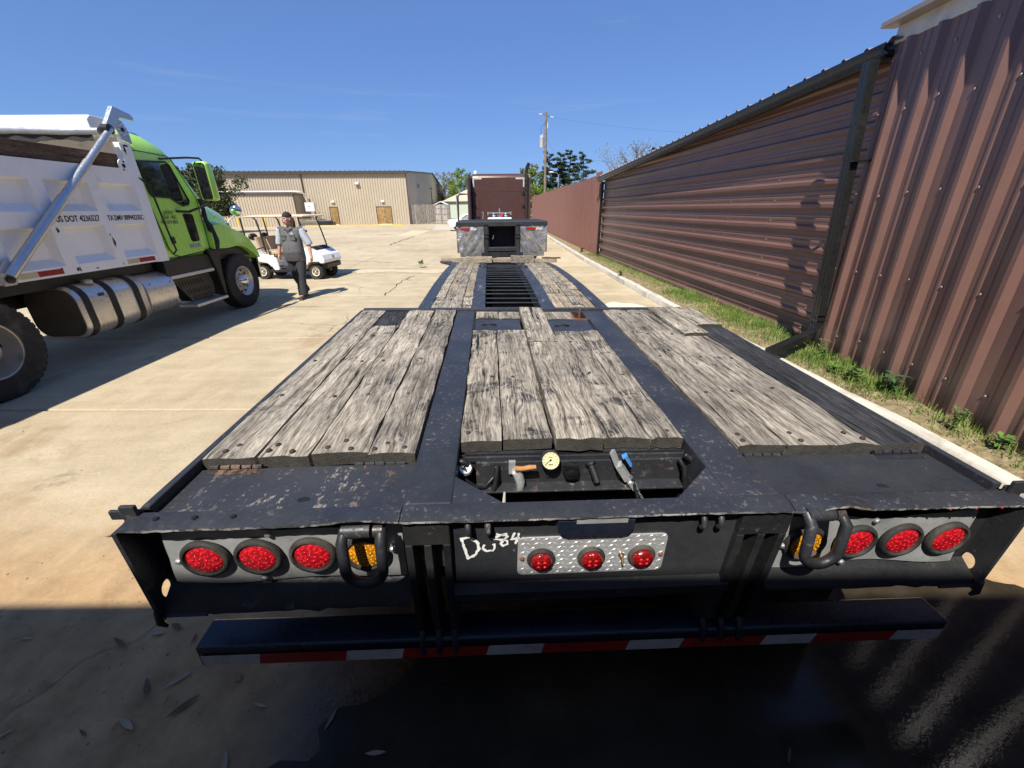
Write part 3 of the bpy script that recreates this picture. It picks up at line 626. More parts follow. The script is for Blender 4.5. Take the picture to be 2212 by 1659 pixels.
# right bay
plank(.557, .735, -.010, 1.835, PT, .05, Wd, 15); plank(.741, .908, -.016, 1.835, PT - .001, .05, Wd, 16)
plank(.914, 1.066, -.012, 1.24, PT - .002, .05, Wd, 17, rag=.006); plank(.914, 1.068, 1.20, 1.84, PT + .018, .03, Wd, 18)
plank(1.072, 1.248, -.014, 1.40, PT - .003, .05, M['woodblack'], 19, rag=.003); plank(1.076, 1.250, 1.38, 1.845, PT + .018, .03, Wd, 20)
# bolts through the planks
B = MB(); rb = random.Random(9)
for xx in (-1.16, -.99, -.82, -.64, -.34, -.17, .18, .33, .64, .82, .99):
    for yy in ((.06, .42, .83, 1.25, 1.7) if abs(xx) > .5 else (.11, .62, 1.1)):
        x = xx + rb.uniform(-.05, .05); y = yy + rb.uniform(-.02, .02); z = PT + (.020 if xx == .99 and yy > 1.2 else .002)
        B.lathe([(.0085, -.004), (.0085, .001), (.005, .003)], (x, y, z), (0, 0, 1), 9)
for x, y in ((-1.19, .02), (-1.05, .02), (-.97, .012), (-.86, .03), (-.78, .02), (-.7, .015), (-.6, .02), (.59, .02), (.8, .012), (1.04, .02)): B.lathe([(.009, -.004), (.009, .003), (.005, .006)], (x, y, PT + .001), (0, 0, 1), 9)
B.build('plank_bolts', pm('rusty_bolt', (.055, .032, .022), .7, .3, .4, 30), tr)['kind'] = 'stuff'
# splits in the near plank ends: dark slots cut as thin wedges of shadowed wood
# --- frame rails and edges of the rear deck
RZ = 1.093
MB().box(-.552, -.418, -.252, 1.85, .84, RZ).build('frame_rail', ST, tr, 0, .006)
MB().box(.392, .548, -.252, 1.85, .84, RZ).build('frame_rail', ST, tr, 0, .006)
MB().box(-1.252, 1.252, 1.848, 1.885, .5, PT + .008).build('deck_end_angle', ST, tr, 0, .006)
MB().box(-.418, .392, 1.805, 1.85, .9, RZ).build('cross_member', ST, tr, 0, .004)
for s, x in ((-1, -1.262), (1, 1.262)):
    MB().box(x - .012, x + .012, -.232, 1.87, .97, 1.094).build('side_rail', ST, tr, 0, .004)
    MB().box(x - .035 if s > 0 else x - .012, x + .012 if s > 0 else x + .035, -.23, 1.84, .985, 1.0).build('side_angle', SD, tr)
# deck support joists (dark below the planks)
J = MB()
for y in (.08, .45, .85, 1.25, 1.65): J.box(-1.25, -.56, y, y + .07, .93, 1.046); J.box(.552, 1.25, y, y + .07, .93, 1.046); J.box(-.416, .39, y + .02, y + .09, .93, 1.05)
J.build('joists', SD, tr)
# hinged steel hatches in the centre bay
for x0, x1, y0, y1 in ((-.412, -.098, 1.345, 1.612), (.078, .388, 1.315, 1.59)):
    h = MB().box(x0, x1, y0, y1, 1.055, 1.090).build('hatch_plate', M['steel'], tr, 0, .004)
    MB().tube([(x0 + .05, y0 + .13, 1.092), (x0 + .1, y0 + .13, 1.104), (x0 + .15, y0 + .13, 1.092)], .006, 6).build('pull_ring', SD, h, 180)
    xe = x0 - .004 if x0 < 0 else x1 + .004; hb = MB()
    for q in range(5): hb.tube([(xe, y0 + .02 + q * .05, 1.092), (xe, y0 + .06 + q * .05, 1.092)], .009, 8)
    hb.build('hinge', SD, h, 40)
p_ = MB().box(.30, .388, 1.615, 1.80, 1.03, 1.045).box(.296, .306, 1.61, 1.80, 1.045, 1.096).box(.302, .39, 1.607, 1.617, 1.045, 1.094).build('rusty_pocket', M['rust'], tr, 0, .003)
MB().tube([(.35, 1.70, 1.04), (.352, 1.70, 1.14)], .008, 7).build('rusty_pin', M['rust'], p_, 40)
# --- hinged flap plates at the tail
for s, (x0, x1), mt_ in ((-1, (-1.248, -.556), M['steelworn']), (1, (.552, 1.248), M['steelclean'])):
    def fp(u, v, x0=x0, x1=x1, s=s):
        x = x0 + (x1 - x0) * u; y = -.252 + .222 * v; return (x, y, 1.066 - .008 * sin(pi * u) * sin(pi * v) + .004 * sin(3 * u + s))
    hx, hy = (-.86, -.185) if s < 0 else (.93, -.195)
    f = MB().grid(16, 6, fp).build('tail_plate', mt_, tr, 180)
    MB().box(x0, x1, -.252, -.03, 1.02, 1.04).build('plate_back', SD, f)
    bh = MB().lathe([(.013, 0), (.013, .006)], (0, 0, 0), (0, 0, 1), 18).build('bolt_hole', pm('deep_hole', (.002, .002, .002), .9), f); bh.scale = (1.4, 1, 1); bh.location = (hx, hy, 1.057)
    for hx0 in ((x0 + .03, x1 - .20) if s < 0 else (x0 + .02, x1 - .2)):
        hb = MB()
        for q in range(5): hb.tube([(hx0 + q * .034, -.028, 1.071), (hx0 + .028 + q * .034, -.028, 1.071)], .0075 if q % 2 else .0085, 8)
        hb.box(hx0, hx0 + .17, -.058, -.034, 1.058, 1.066)
        hb.build('hinge', M['steelrust'] if (s < 0 and hx0 < -1) else ST, f, 40)
# --- rear band: bent top flange of the tail channel
def dent(x): return .022 * math.exp(-((x + .665) / .075) ** 2) + .026 * math.exp(-((x - .69) / .06) ** 2) - .010 * math.exp(-((x - .60) / .05) ** 2) + .0025 * sin(x * 7)
def band(x0, x1, n, name, tilt=0.):
    T = []; E_ = []; r = random.Random(int(x0 * 100) + 500)
    for i in range(n + 1):
        x = x0 + (x1 - x0) * i / n; z = RZ - .001 + tilt * (x - x0); j = r.gauss(0, .0006)
        yr = -.312 - .5 * dent(x) + j; zr = z + dent(x) - .006
        T.append([(x, -.253, z), (x, -.285, z + .4 * dent(x)), (x, yr, zr), (x, yr, zr - .007), (x, -.285, z - .010), (x, -.253, z - .010)])
        E_.append([(x, yr - .0008, zr + .0004), (x, yr - .0008, zr - .005 - abs(r.gauss(0, .0015)))])
    o = MB().loft(T).build(name, ST, tr, 25)
    n_e = len(E_); MB().add([q for e in E_ for q in e], [(2 * i, 2 * i + 2, 2 * i + 3, 2 * i + 1) for i in range(n_e - 1)]).build('worn_edge', M['wornedge'], o); return o
band(-1.275, -.556, 46, 'tail_flange'); band(-.553, .553, 60, 'tail_flange'); band(.556, 1.275, 46, 'tail_flange', -.012)
# corner gussets of the tool well
MB().prism([(-.4185, -.128), (-.272, -.2525), (-.4185, -.2525)], lambda x, y, z: (x, y, z), 1.075, RZ - .003).build('gusset_plate', ST, tr)
MB().prism([(.392, -.112), (.236, -.2525), (.392, -.2525)], lambda x, y, z: (x, y, z), 1.075, RZ - .003).build('gusset_plate', ST, tr)
# --- tail channel: recessed light plates, bottom lips, corner plates with slots
for s, x0, x1 in ((-1, -1.275, -.556), (1, .556, 1.275)):
    MB().box(x0, x1, -.245, -.235, .76, 1.075).build('tail_web', SD, tr)
    def lip(i, n, x0=x0, x1=x1, s=s):
        return x0 + (x1 - x0) * i / n
    rings = []; rl = random.Random(3 + s)
    for i in range(25):
        x = lip(i, 24); w = rl.gauss(0, .0015); zo = -.02 * (x - .556) * (s > 0)
        rings.append([(x, -.247, .812 + w + zo), (x, -.312 + w, .768 + w + zo), (x, -.314 + w, .757 + w + zo), (x, -.247, .798 + zo)])
    MB().loft(rings).build('bottom_lip', SD, tr, 50)
    xe = x0 if s < 0 else x1; zr = -.014 if s > 0 else 0
    # end plate with an oval slot near its foot
    def plate_hole(o, U, V, w, h, cu, cv, ru, rv, th, name, mat):
        angs = sorted([2 * pi * q / 20 + .01 for q in range(20)] + [atan2(y_ - cv, x_ - cu) % (2 * pi) for x_, y_ in ((0, 0), (w, 0), (w, h), (0, h))]); nn = 24; outer = []; inner = []
        for a in angs:
            ca, sa = cos(a), sin(a); t = min(((w - cu) if ca > 0 else cu) / max(abs(ca), 1e-6), ((h - cv) if sa > 0 else cv) / max(abs(sa), 1e-6))
            outer.append((cu + ca * t, cv + sa * t)); inner.append((cu + ru * ca, cv + rv * sa))
        Nn = U.cross(V).normalized(); F = lambda p, k_: o + U * p[0] + V * p[1] + Nn * (th * k_); vv = [F(p, 0) for p in outer] + [F(p, 0) for p in inner] + [F(p, 1) for p in outer] + [F(p, 1) for p in inner]; fs = []
        for q in range(nn):
            q2 = (q + 1) % nn; fs += [(q, q2, nn + q2, nn + q), (2 * nn + q, 3 * nn + q, 3 * nn + q2, 2 * nn + q2), (nn + q, nn + q2, 3 * nn + q2, 3 * nn + q), (q, 2 * nn + q, 2 * nn + q2, q2)]
        return MB().add(vv, fs).build(name, mat, tr)
    plate_hole(Vector((xe - (.012 if s < 0 else -.0), -.318, .735 + zr)), Vector((0, 1, 0)), Vector((0, 0, 1)), .11, .345, .055, .075, .022, .030, .012, 'corner_plate', ST)
    plate_hole(Vector((xe if s < 0 else xe - .13, -.318, .752 + zr)), Vector((1, 0, 0)), Vector((0, 1, .45)), .13, .068, .055, .034, .034, .017, .008, 'slotted_foot', SD)
    MB().tube([(xe, -.317, .78 + zr), (xe + s * .006, -.322, .735 + zr), (xe - s * .004, -.318, .715 + zr)], [.012, .010, .005], 7).build('weld_tip', ST, tr, 60)
    # small angle brackets standing on the deck corner
    MB().box(xe - .02, xe + .02, -.268, -.256, 1.07, 1.125).box(xe - .02 - .045 * (s < 0), xe + .02 + .045 * (s > 0), -.255, -.245, 1.07, 1.10).build('corner_bracket', ST, tr, 0, .003)
    # aluminium lamp plate, slightly buckled
    px0, px1 = (-1.232, -.566) if s < 0 else (.570, 1.212); cz = .934 if s < 0 else .912; lx = (-1.124, -.977, -.824, -.673) if s < 0 else (.666, .831, .982, 1.135)
    def pl(u, v, px0=px0, px1=px1, cz=cz, s=s):
        x = px0 + (px1 - px0) * u; z = cz - .105 + .20 * v + .006 * sin(u * 7 + s) * (v - .5) * 2; 
        return (x + .02 * (v - .5) * (1 if (u < .05 and s < 0) else 0), -.262 - .006 * sin(u * 9 + v * 3) * abs(v - .5) * 2 - .004 * (v > .9) * sin(u * 17), z)
    lp = MB().grid(30, 8, pl).build('lamp_plate', M['alu'], tr, 180)
    for bx, bz in ((px0 + .03, cz - .01), (px0 + .30, cz + .082), (px0 + .25, cz - .09), (px1 - .03, cz + .01)): MB().lathe([(.010, 0), (.010, .005), (.006, .009)], (bx, -.268, bz), (0, -1, 0), 10).build('bolt', M['galv'], lp)
    for k_, x in enumerate(lx):
        amber = (k_ == 3 and s < 0) or (k_ == 0 and s > 0)
        g_ = MB().lathe([(.050, -.002), (.066, -.002), (.0665, .006), (.062, .0125), (.055, .0135), (.0515, .009), (.050, .004)], (x, -.270, cz), (0, -1, 0), 32).build('tail_light', M['rubber'], tr, 60)
        lm_ = LENSA if amber else LENSR
        MB().lathe([(.0515, .001), (.0512, .007), (.046, .0105), (.03, .0135), (.012, .0148), (.001, .015)], (x, -.270, cz), (0, -1, 0), 32).build('amber_lens' if amber else 'red_lens', lm_, g_, 60)
        led = MB()
        for ring_, cnt in ((.012, 4), (.027, 9), (.039, 13)) if not amber else ((.009, 5), (.02, 10), (.031, 14), (.041, 18)):
            for q in range(cnt):
                a = 2 * pi * q / cnt + ring_ * 30; c = (x + ring_ * cos(a), -.270 - .0150 + (ring_ / .05) ** 2 * .006, cz + ring_ * sin(a)); led.ball(c, (.0032, .0016, .0032), 6, 4)
        led.build('lens_optics', LEDA if amber else LEDR, g_, 180)
    # reflector strip and holes on the flange face
for x in (-1.2, -1.1, -1.0): MB().lathe([(.008, 0), (.006, .003)], (x, -.279, RZ + .0005), (0, 0, 1), 10).build('drain_hole', pm('deep_hole', (.002, .002, .002), .9), tr)
for x in (1.02, 1.10, 1.18): MB().lathe([(.0045, 0), (.0035, .003)], (x, -.3125, RZ - .019), (0, -1, -.1), 9).build('marker_dot', M['redtape'], tr)
# D-rings hanging at the tail
for x, z, w_, sd in ((-.655, 1.056, .049, -1), (.646, 1.064, .049, 1)):
    y = -.335; pts = [(x - w_, y + .03, z + .003), (x - w_ - .002, y, z - .015)]
    for q in range(13):
        a = pi + pi * q / 12; pts.append((x + w_ * cos(a) * 1.02, y - .012, z - .105 + .049 * sin(a)))
    pts += [(x + w_ + .002, y, z - .015), (x + w_, y + .03, z + .003)]
    d = MB().tube(pts, .015, 10).build('tie_down_ring', ST, tr, 60)
    MB().tube([(x - w_ - .005, y + .028, z), (x + w_ * .45, y + .028, z + .002)], .021, 10).build('ring_sleeve', ST, d, 40)
    MB().tube([(x + w_ * .6, y + .028, z), (x + w_ + .005, y + .028, z)], .019, 10).build('ring_pin', M['steelrust'], d, 40)
# --- centre tail: web, slot, posts down to the bumper
cw = plate_hole(Vector((-.424, -.270, .80)), Vector((1, 0, 0)), Vector((0, 0, 1)), .842, .27, .41, .226, .112, .021, .008, 'tail_web', M['steelclean'])
MB().prism([(-.122, 1.066), (-.122, 1.030), (-.110, 1.012), (-.092, 1.006), (.068, 1.006), (.086, 1.012), (.098, 1.030), (.098, 1.066)], lambda x, z, y: (x, y, z), -.306, -.296).build('latch_tab', M['navy'], tr, 0, .003)
MB().box(-.07, .075, -.3075, -.304, 1.056, 1.072).build('latch_plate', M['alu'], tr)
for x0, x1 in ((-.552, -.424), (.416, .566)):
    MB().box(x0, x1, -.300, -.245, .985, 1.068).build('post_cap', SD, tr, 0, .004)
    for q in range(3):
        xa = x0 + (x1 - x0 - .022) * q / 2
        MB().prism([(-.300, .985), (-.245, .985), (-.14, .40), (-.20, .42), (-.245, .53), (-.292, .60)], lambda y, z, x: (x, y, z), xa, xa + .022).build('bumper_post', SD, tr, 0, .003)
    for q in range(3):
        xa = x0 + (x1 - x0 - .02) * q / 2; MB().tube([(xa + .01, -.225, .56), (xa + .01, -.262, .548), (xa + .01, -.280, .52), (xa + .01, -.283, .47)], .011, 6).build('weld_lug', M['navy'], tr, 60)
MB().loft([[(x, -.246, .822), (x, -.300, .775), (x, -.303, .750), (x, -.246, .79)] for x in (-.424, 0, .44)]).build('bottom_lip', SD, tr)
for x in (-.372, -.318, .300, .350):
    MB().tube([(x, -.276, 1.058), (x, -.300, 1.055), (x, -.308, 1.038), (x, -.298, 1.022)], .009, 7).build('hook', M['steelworn'], tr, 60)
# diamond plate with three marker lights
dpp = MB().prism(rrect(.448, .152, .018, 4, -.007, .907), lambda x, z, y: (x, y, z), -.2825, -.2775).build('diamond_plate', M['dplate'], tr, 0, .001)
D = MB(); 
for r_i in range(9):
    for c_i in range(23):
        x = -.218 + c_i * .0195 + (.0 if r_i % 2 else .00975); z = .84 + r_i * .017; a = .6 if (r_i + c_i) % 2 else -.6
        if -.222 < x < .208 and all(math.hypot(x - lx_, z - .899) > .045 for lx_ in (-.161, -.009, .145)):
            ca, sa = cos(a), sin(a); P = lambda p, q, h: (x + p * ca - q * sa, -.2827 - h, z + p * sa + q * ca)
            D.add([P(-.0095, 0, 0), P(0, -.0026, 0), P(.0095, 0, 0), P(0, .0026, 0), P(-.003, 0, .0018), P(.003, 0, .0018)], [(0, 1, 4), (1, 5, 4), (1, 2, 5), (2, 3, 5), (3, 4, 5), (3, 0, 4)])
D.build('tread_pattern', M['dplate'], dpp)['kind'] = 'stuff'
for x in (-.161, -.009, .145):
    g_ = MB().lathe([(.030, 0), (.042, 0), (.0425, .006), (.037, .012), (.031, .010)], (x, -.2827, .899), (0, -1, 0), 24).build('marker_light', M['rubber'], tr, 60)
    MB().lathe([(.032, .002), (.032, .016), (.029, .022), (.018, .025), (.001, .026)], (x, -.2827, .899), (0, -1, 0), 24).build('red_lens', LENSR2, g_, 60)
    led = MB()
    for a in (.8, 2.4, 3.9, 5.5): led.ball((x + .013 * cos(a), -.3082, .899 + .012 * sin(a)), (.0055, .002, .0045), 7, 4)
    led.build('lens_optics', LEDR, g_, 180)
for sx_ in (-.218, .205): MB().lathe([(.008, 0), (.007, .004), (.003, .006)], (sx_, -.2827, .901), (0, -1, 0), 9).build('screw', M['rust'], dpp)
MB().lathe([(.009, 0), (.009, .004), (.006, .006), (.005, .012)], (.082, -.2827, .905), (0, -1, 0), 10).tube([(.082, -.294, .905), (.084, -.306, .888)], .0035, 7).build('toggle_switch', pm('brass_switch', (.45, .32, .18), .3, .9, .1), dpp, 40)
# chalk-paint writing D o 84
chk = pm('white_chalk', (.75, .75, .73), .95, 0, .2, 60)
def stroke(pts, name, wd=.0046, seed=0):
    r = random.Random(seed); q = []
    for a, b in zip(pts[:-1], pts[1:]):
        n = max(2, int(math.dist(a, b) / .006))
        for k_ in range(n): q.append((a[0] + (b[0] - a[0]) * k_ / n + r.gauss(0, .0008), a[1] + (b[1] - a[1]) * k_ / n + r.gauss(0, .0008)))
    q.append(pts[-1]); L = []; Rr = []
    for i, p in enumerate(q):
        a = q[max(0, i - 1)]; b = q[min(len(q) - 1, i + 1)]; t = Vector((b[0] - a[0], b[1] - a[1])).normalized(); w_ = wd * r.uniform(.55, 1.25)
        L.append((p[0] - t.y * w_, -.2796, p[1] + t.x * w_)); Rr.append((p[0] + t.y * w_, -.2796, p[1] - t.x * w_))
    n = len(q); MB().add(L + Rr, [(i, i + 1, n + i + 1, n + i) for i in range(n - 1)]).build(name, chk, tr)
stroke([(-.378, .910), (-.395, .985), (-.372, .990), (-.350, .972), (-.345, .945), (-.358, .918), (-.382, .905)], 'chalk_letter', .0046, 1)
stroke([(-.330, .960), (-.334, .945), (-.322, .934), (-.304, .936), (-.298, .950), (-.302, .962)], 'chalk_letter', .0042, 2)
stroke([(-.262, .998), (-.278, .996), (-.306, .982), (-.262, .974), (-.260, .958), (-.274, .952), (-.282, .962), (-.268, .980), (-.258, .992), (-.294, 1.0)], 'chalk_letter', .0038, 3)
stroke([(-.240, 1.002), (-.252, .976), (-.226, .982)], 'chalk_letter', .0034, 4); stroke([(-.228, 1.002), (-.238, .958)], 'chalk_letter', .0034, 5)
# --- bumper with reflective tape
bz = lambda x: .5065 - .0165 * x
def bring(x, sx=0.): 
    z1 = bz(x) + .021; z0 = z1 - .098
    return [(x, -.283, z0 + .008), (x, -.279, z0), (x, -.182, z0), (x, -.178, z0 + .008), (x, -.178, z1 - .010), (x, -.186, z1), (x, -.270, z1), (x, -.281, z1 - .006)]
bp = MB().loft([bring(-1.272), bring(-.5), bring(.5), bring(1.34)]).build('bumper', M['navy'], tr, 50, .004)
tx = [-1.262, -1.086, -.805, -.618, -.332, -.143, .156, .349, .649, .838, 1.142, 1.332]
for i in range(11):
    a, b = tx[i], tx[i + 1]; sk = .012
    MB().add([(a, -.2855, bz(a) - .066), (b, -.2855, bz(b) - .066), (b + (sk if i < 10 else 0), -.2855, bz(b) - .014), (a + (sk if i else 0), -.2855, bz(a) - .014)], [(0, 1, 2, 3)]).build('reflective_tape', M['redtape'] if i % 2 else M['whitetape'], bp)
# --- tool well contents
back = MB().box(-.418, .392, .030, .042, .86, 1.052).build('well_back', SD, tr)
MB().box(-.40, .388, .022, .062, 1.030, 1.052).build('well_ledge', ST, tr, 0, .003)
MB().box(-.36, .385, .012, .022, .945, 1.035).box(-.36, .385, -.035, .022, .938, .946).build('valve_channel', M['steelworn'], tr, 0, .002)
MB().box(-.418, .392, -.245, .03, .66, .668).build('well_floor', SD, tr)
brass = pm('brass', (.48, .33, .15), .35, .9, .25, 20); alum = pm('cast_aluminium', (.55, .55, .54), .45, .6, .2, 20)
gg = MB().lathe([(.0345, 0), (.0345, .020), (.0325, .026), (.0295, .026), (.0295, .021)], (-.102, .005, 1.048), (0, -.86, .5), 28).build('pressure_gauge', M['chrome'], tr, 40)
Gm = basis((-.102, .005 - .0215 * .86, 1.048 + .0215 * .5), (1, 0, 0), (0, .5, .86))
dial = MB().lathe([(.0298, 0), (.0298, .0008)], (0, 0, 0), (0, 0, 1), 28).build('dial_face', pm('cream_dial', (.62, .56, .30), .5, 0, .1, 30), gg); dial.matrix_local = Gm
tk = MB()
for q in range(11):
    a = radians(225 - 27 * q); tk.bar((.021 * cos(a), .021 * sin(a), .0014), (.0265 * cos(a), .0265 * sin(a), .0014), .0016, .0004)
tk.bar((.004, .003, .002), (-.019, -.014, .002), .0022, .0006); tk.lathe([(.004, .0012), (.003, .003)], (0, 0, 0), (0, 0, 1), 10); tk.box(-.008, .008, -.0165, -.0135, .0011, .0016); tk.box(-.006, .007, .0095, .0115, .0011, .0016)
t_ = tk.build('dial_marks', M['black'], gg); t_.matrix_local = Gm
MB().tube([(-.102, .02, .965), (-.102, .012, 1.01)], .012, 8).build('gauge_stem', SD, gg, 60)
MB().box(-.245, -.222, -.002, .012, .995, 1.045).tube([(-.216, -.006, 1.005), (-.205, -.02, .975), (-.205, -.022, .945)], [.019, .017, .012], 9).build('air_valve', alum, tr, 40)
MB().tube([(-.222, -.012, 1.026), (-.20, -.022, 1.032), (-.175, -.026, 1.040), (-.153, -.026, 1.041)], [.010, .009, .0095, .008], 8).build('valve_handle', pm('rusty_orange_handle', (.42, .19, .07), .7, 0, .3, 20), tr, 60)
MB().lathe([(.028, 0), (.030, .02), (.026, .035), (.018, .040)], (-.026, .014, 1.008), (0, -1, -.1), 12).box(-.05, -.004, -.028, -.016, 1.028, 1.042).build('plug_socket', M['blackplastic'], tr, 40)
MB().tube([(.045, .012, 1.024), (.056, -.008, 1.00), (.066, -.03, .972)], [.013, .0125, .0125], 12).lathe([(.019, 0), (.019, .008)], (.044, .012, 1.028), (.3, -.5, -.6), 12).build('pipe_nipple', SD, tr, 60)
MB().bar((.118, .01, 1.075), (.140, -.004, 1.025), .026, .012).bar((.142, -.006, 1.03), (.178, -.016, .975), .034, .022).tube([(.16, -.016, 1.0), (.195, -.026, .952)], .012, 8).bar((.185, -.026, .972), (.205, -.03, .945), .03, .018).build('air_valve', alum, tr, 20)
MB().bar((.160, -.012, 1.068), (.182, -.020, 1.035), .020, .006).bar((.150, -.01, 1.062), (.165, -.012, 1.074), .02, .006).build('valve_handle', pm('blue_handle', (.07, .25, .55), .5, 0, .2, 20), tr)
MB().tube([(.190, -.03, .985), (.205, -.06, .93), (.23, -.09, .86), (.25, -.11, .78)], .006, 7).build('air_line', M['blackplastic'], tr, 60)
ch = MB()
for q in range(16):
    t = q / 15; c = Vector((.185 + .075 * t, -.03 - .06 * t, .995 - .10 * t - .02 * sin(pi * t))); a = pi / 2 * (q % 2)
    pts = [c + Vector((.0065 * cos(b) * .9, .0035 * sin(b) * cos(a), -.0065 * cos(b) * .8 + .0045 * sin(b) * sin(a))) for b in [2 * pi * k_ / 8 for k_ in range(9)]]; ch.tube(pts, .0013, 5, False)
ch.build('chain', M['galv'], tr, 60)
hz = MB(); pts = [(.375, -.002, 1.062), (.398, -.02, 1.03), (.43, -.04, .995), (.47, -.06, .965)]
pp = [Vector(pts[0]).lerp(Vector(pts[3]), k_ / 34) + Vector((0, 0, .012 * sin(pi * k_ / 34))) for k_ in range(35)]
hz.tube(pp, [.0135 if k_ % 2 else .0115 for k_ in range(35)], 10); hz.build('corrugated_hose', M['blackplastic'], tr, 60)
MB().tube([(.362, .0, 1.04), (.375, -.02, 1.02), (.382, -.03, .97), (.395, -.035, .90), (.41, -.04, .8)], .0085, 8).build('air_line', M['blackplastic'], tr, 60)
MB().tube([(-.30, .0, .98), (-.33, -.02, .955), (-.36, -.03, .965), (-.40, -.03, 1.0)], .007, 8).tube([(-.285, .005, 1.03), (-.29, -.02, .985), (-.30, -.03, .95)], .008, 8).build('air_line', M['blackplastic'], tr, 60)
e_ = MB().lathe([(.012, 0), (.024, 0), (.026, .006), (.020, .012), (.012, .010)], (-.398, -.006, 1.026), (.2, -.6, .7), 18).build('padlock_eye', M['galv'], tr, 40)
MB().bar((-.405, -.012, 1.036), (-.388, -.02, 1.016), .010, .012).build('key_tab', M['chrome'], e_)
MB().tube([(-.43, .0, 1.05), (-.405, -.01, 1.06), (-.39, -.005, 1.045)], .011, 7).build('hose_end', M['blackplastic'], tr, 60)
MB().tube([(-.268, -.1, .88), (-.262, -.06, .965)], [.011, .004], 7).build('grease_spike', pm('dirty_bone', (.42, .39, .34), .6), tr, 60)
# --- lower deck
def strip(x0, x1, y0, y1, dz, th, name, mat, bev=.004):
    n = max(2, int((y1 - y0) / .35)); rings = []
    for i in range(n + 1):
        y = y0 + (y1 - y0) * i / n; z = zc(y) + dz; rings.append([(x0, y, z - th), (x1, y, z - th), (x1, y, z), (x0, y, z)])
    return MB().loft(rings).build(name, mat, tr, 0, bev)
M['steelrail'] = m_paintchip('rail_paint', (.024, .029, .04), (.22, .2, .18), (.30, .12, .06), .62, .45, .25)
strip(-.552, -.372, 1.89, 10.0, .004, .22, 'frame_rail', M['steelrail']); strip(.392, .572, 1.89, 10.0, .004, .22, 'frame_rail', M['steelrail'])
strip(-1.265, -1.105, 1.89, 9.95, .004, .16, 'outer_rail', M['steelrail']); strip(1.15, 1.31, 1.89, 9.95, .004, .16, 'outer_rail', M['steelrail'])
rl = random.Random(21); sd = 40
for (xa, xb) in ((-1.10, -.556), (.576, 1.146)):
    nc = 4; wdt = (xb - xa) / nc
    for c_i in range(nc):
        y = 2.0 + rl.uniform(-.05, .1)
        while y < 9.7:
            y2 = min(9.85, y + rl.uniform(1.5, 3.4)); y2 = 9.85 if 9.85 - y2 < .6 else y2; sd += 1
            plank(xa + c_i * wdt + .004, xa + (c_i + 1) * wdt - .004, y, y2 - .008, rl.uniform(-.004, .006), .04, rl.choice([M['wood2'], M['woodtan'], M['woodtan'], M['wood2'], M['wood']]), sd, zc, .006); y = y2
for i in range(25):
    y = 2.2 + i * .293 + rl.uniform(-.015, .015); z = zc(y) - .075
    MB().bar((-.372, y, z + .05), (.392, y, z + .05), .035, .014).build('cross_bar', M['steel'], tr, 0, .003)
MB().box(-1.1, 1.14, 2.0, 9.9, .1, .12).build('belly_shade_sheet', pm('gap_shade_black', (.003, .003, .0035), 1., 0, .2, 5, 0, 5, None, .5, 3, 0., 0.), tr)  # near-black sheet standing in for the shade between the cross bars
MB().add([(-1.25, 1.886, 1.09), (1.25, 1.886, 1.09), (1.25, 2.02, .5), (-1.25, 2.02, .5)], [(0, 1, 2, 3)]).build('drop_plate', SD, tr)
zf = zc(9.97); MB().box(-1.265, 1.31, 9.90, 9.99, zf - .25, zf - .03).build('cross_member', M['steelrail'], tr, 0, .006)
for x in (-.46, .48):
    for y in (8.35, 9.2):
        z = zc(y) + .008
        MB().tube([(x + .09 * cos(a) , y + .09 * sin(a), z + .012) for a in [2 * pi * q / 14 for q in range(15)]], .014, 7, False).build('deck_ring', ST, tr, 60)
MB().add([(-1.27, 9.75, zf + .05), (-1.62, 9.8, zf + .06), (-1.58, 9.75, zf + .02), (-1.27, 9.6, zf - .02)], [(0, 1, 2, 3)]).add([(-1.27, 9.75, zf + .02), (-1.62, 9.8, zf + .03), (-1.58, 9.75, zf - .01), (-1.27, 9.6, zf - .05)], [(3, 2, 1, 0)]).build('side_outrigger', ST, tr)
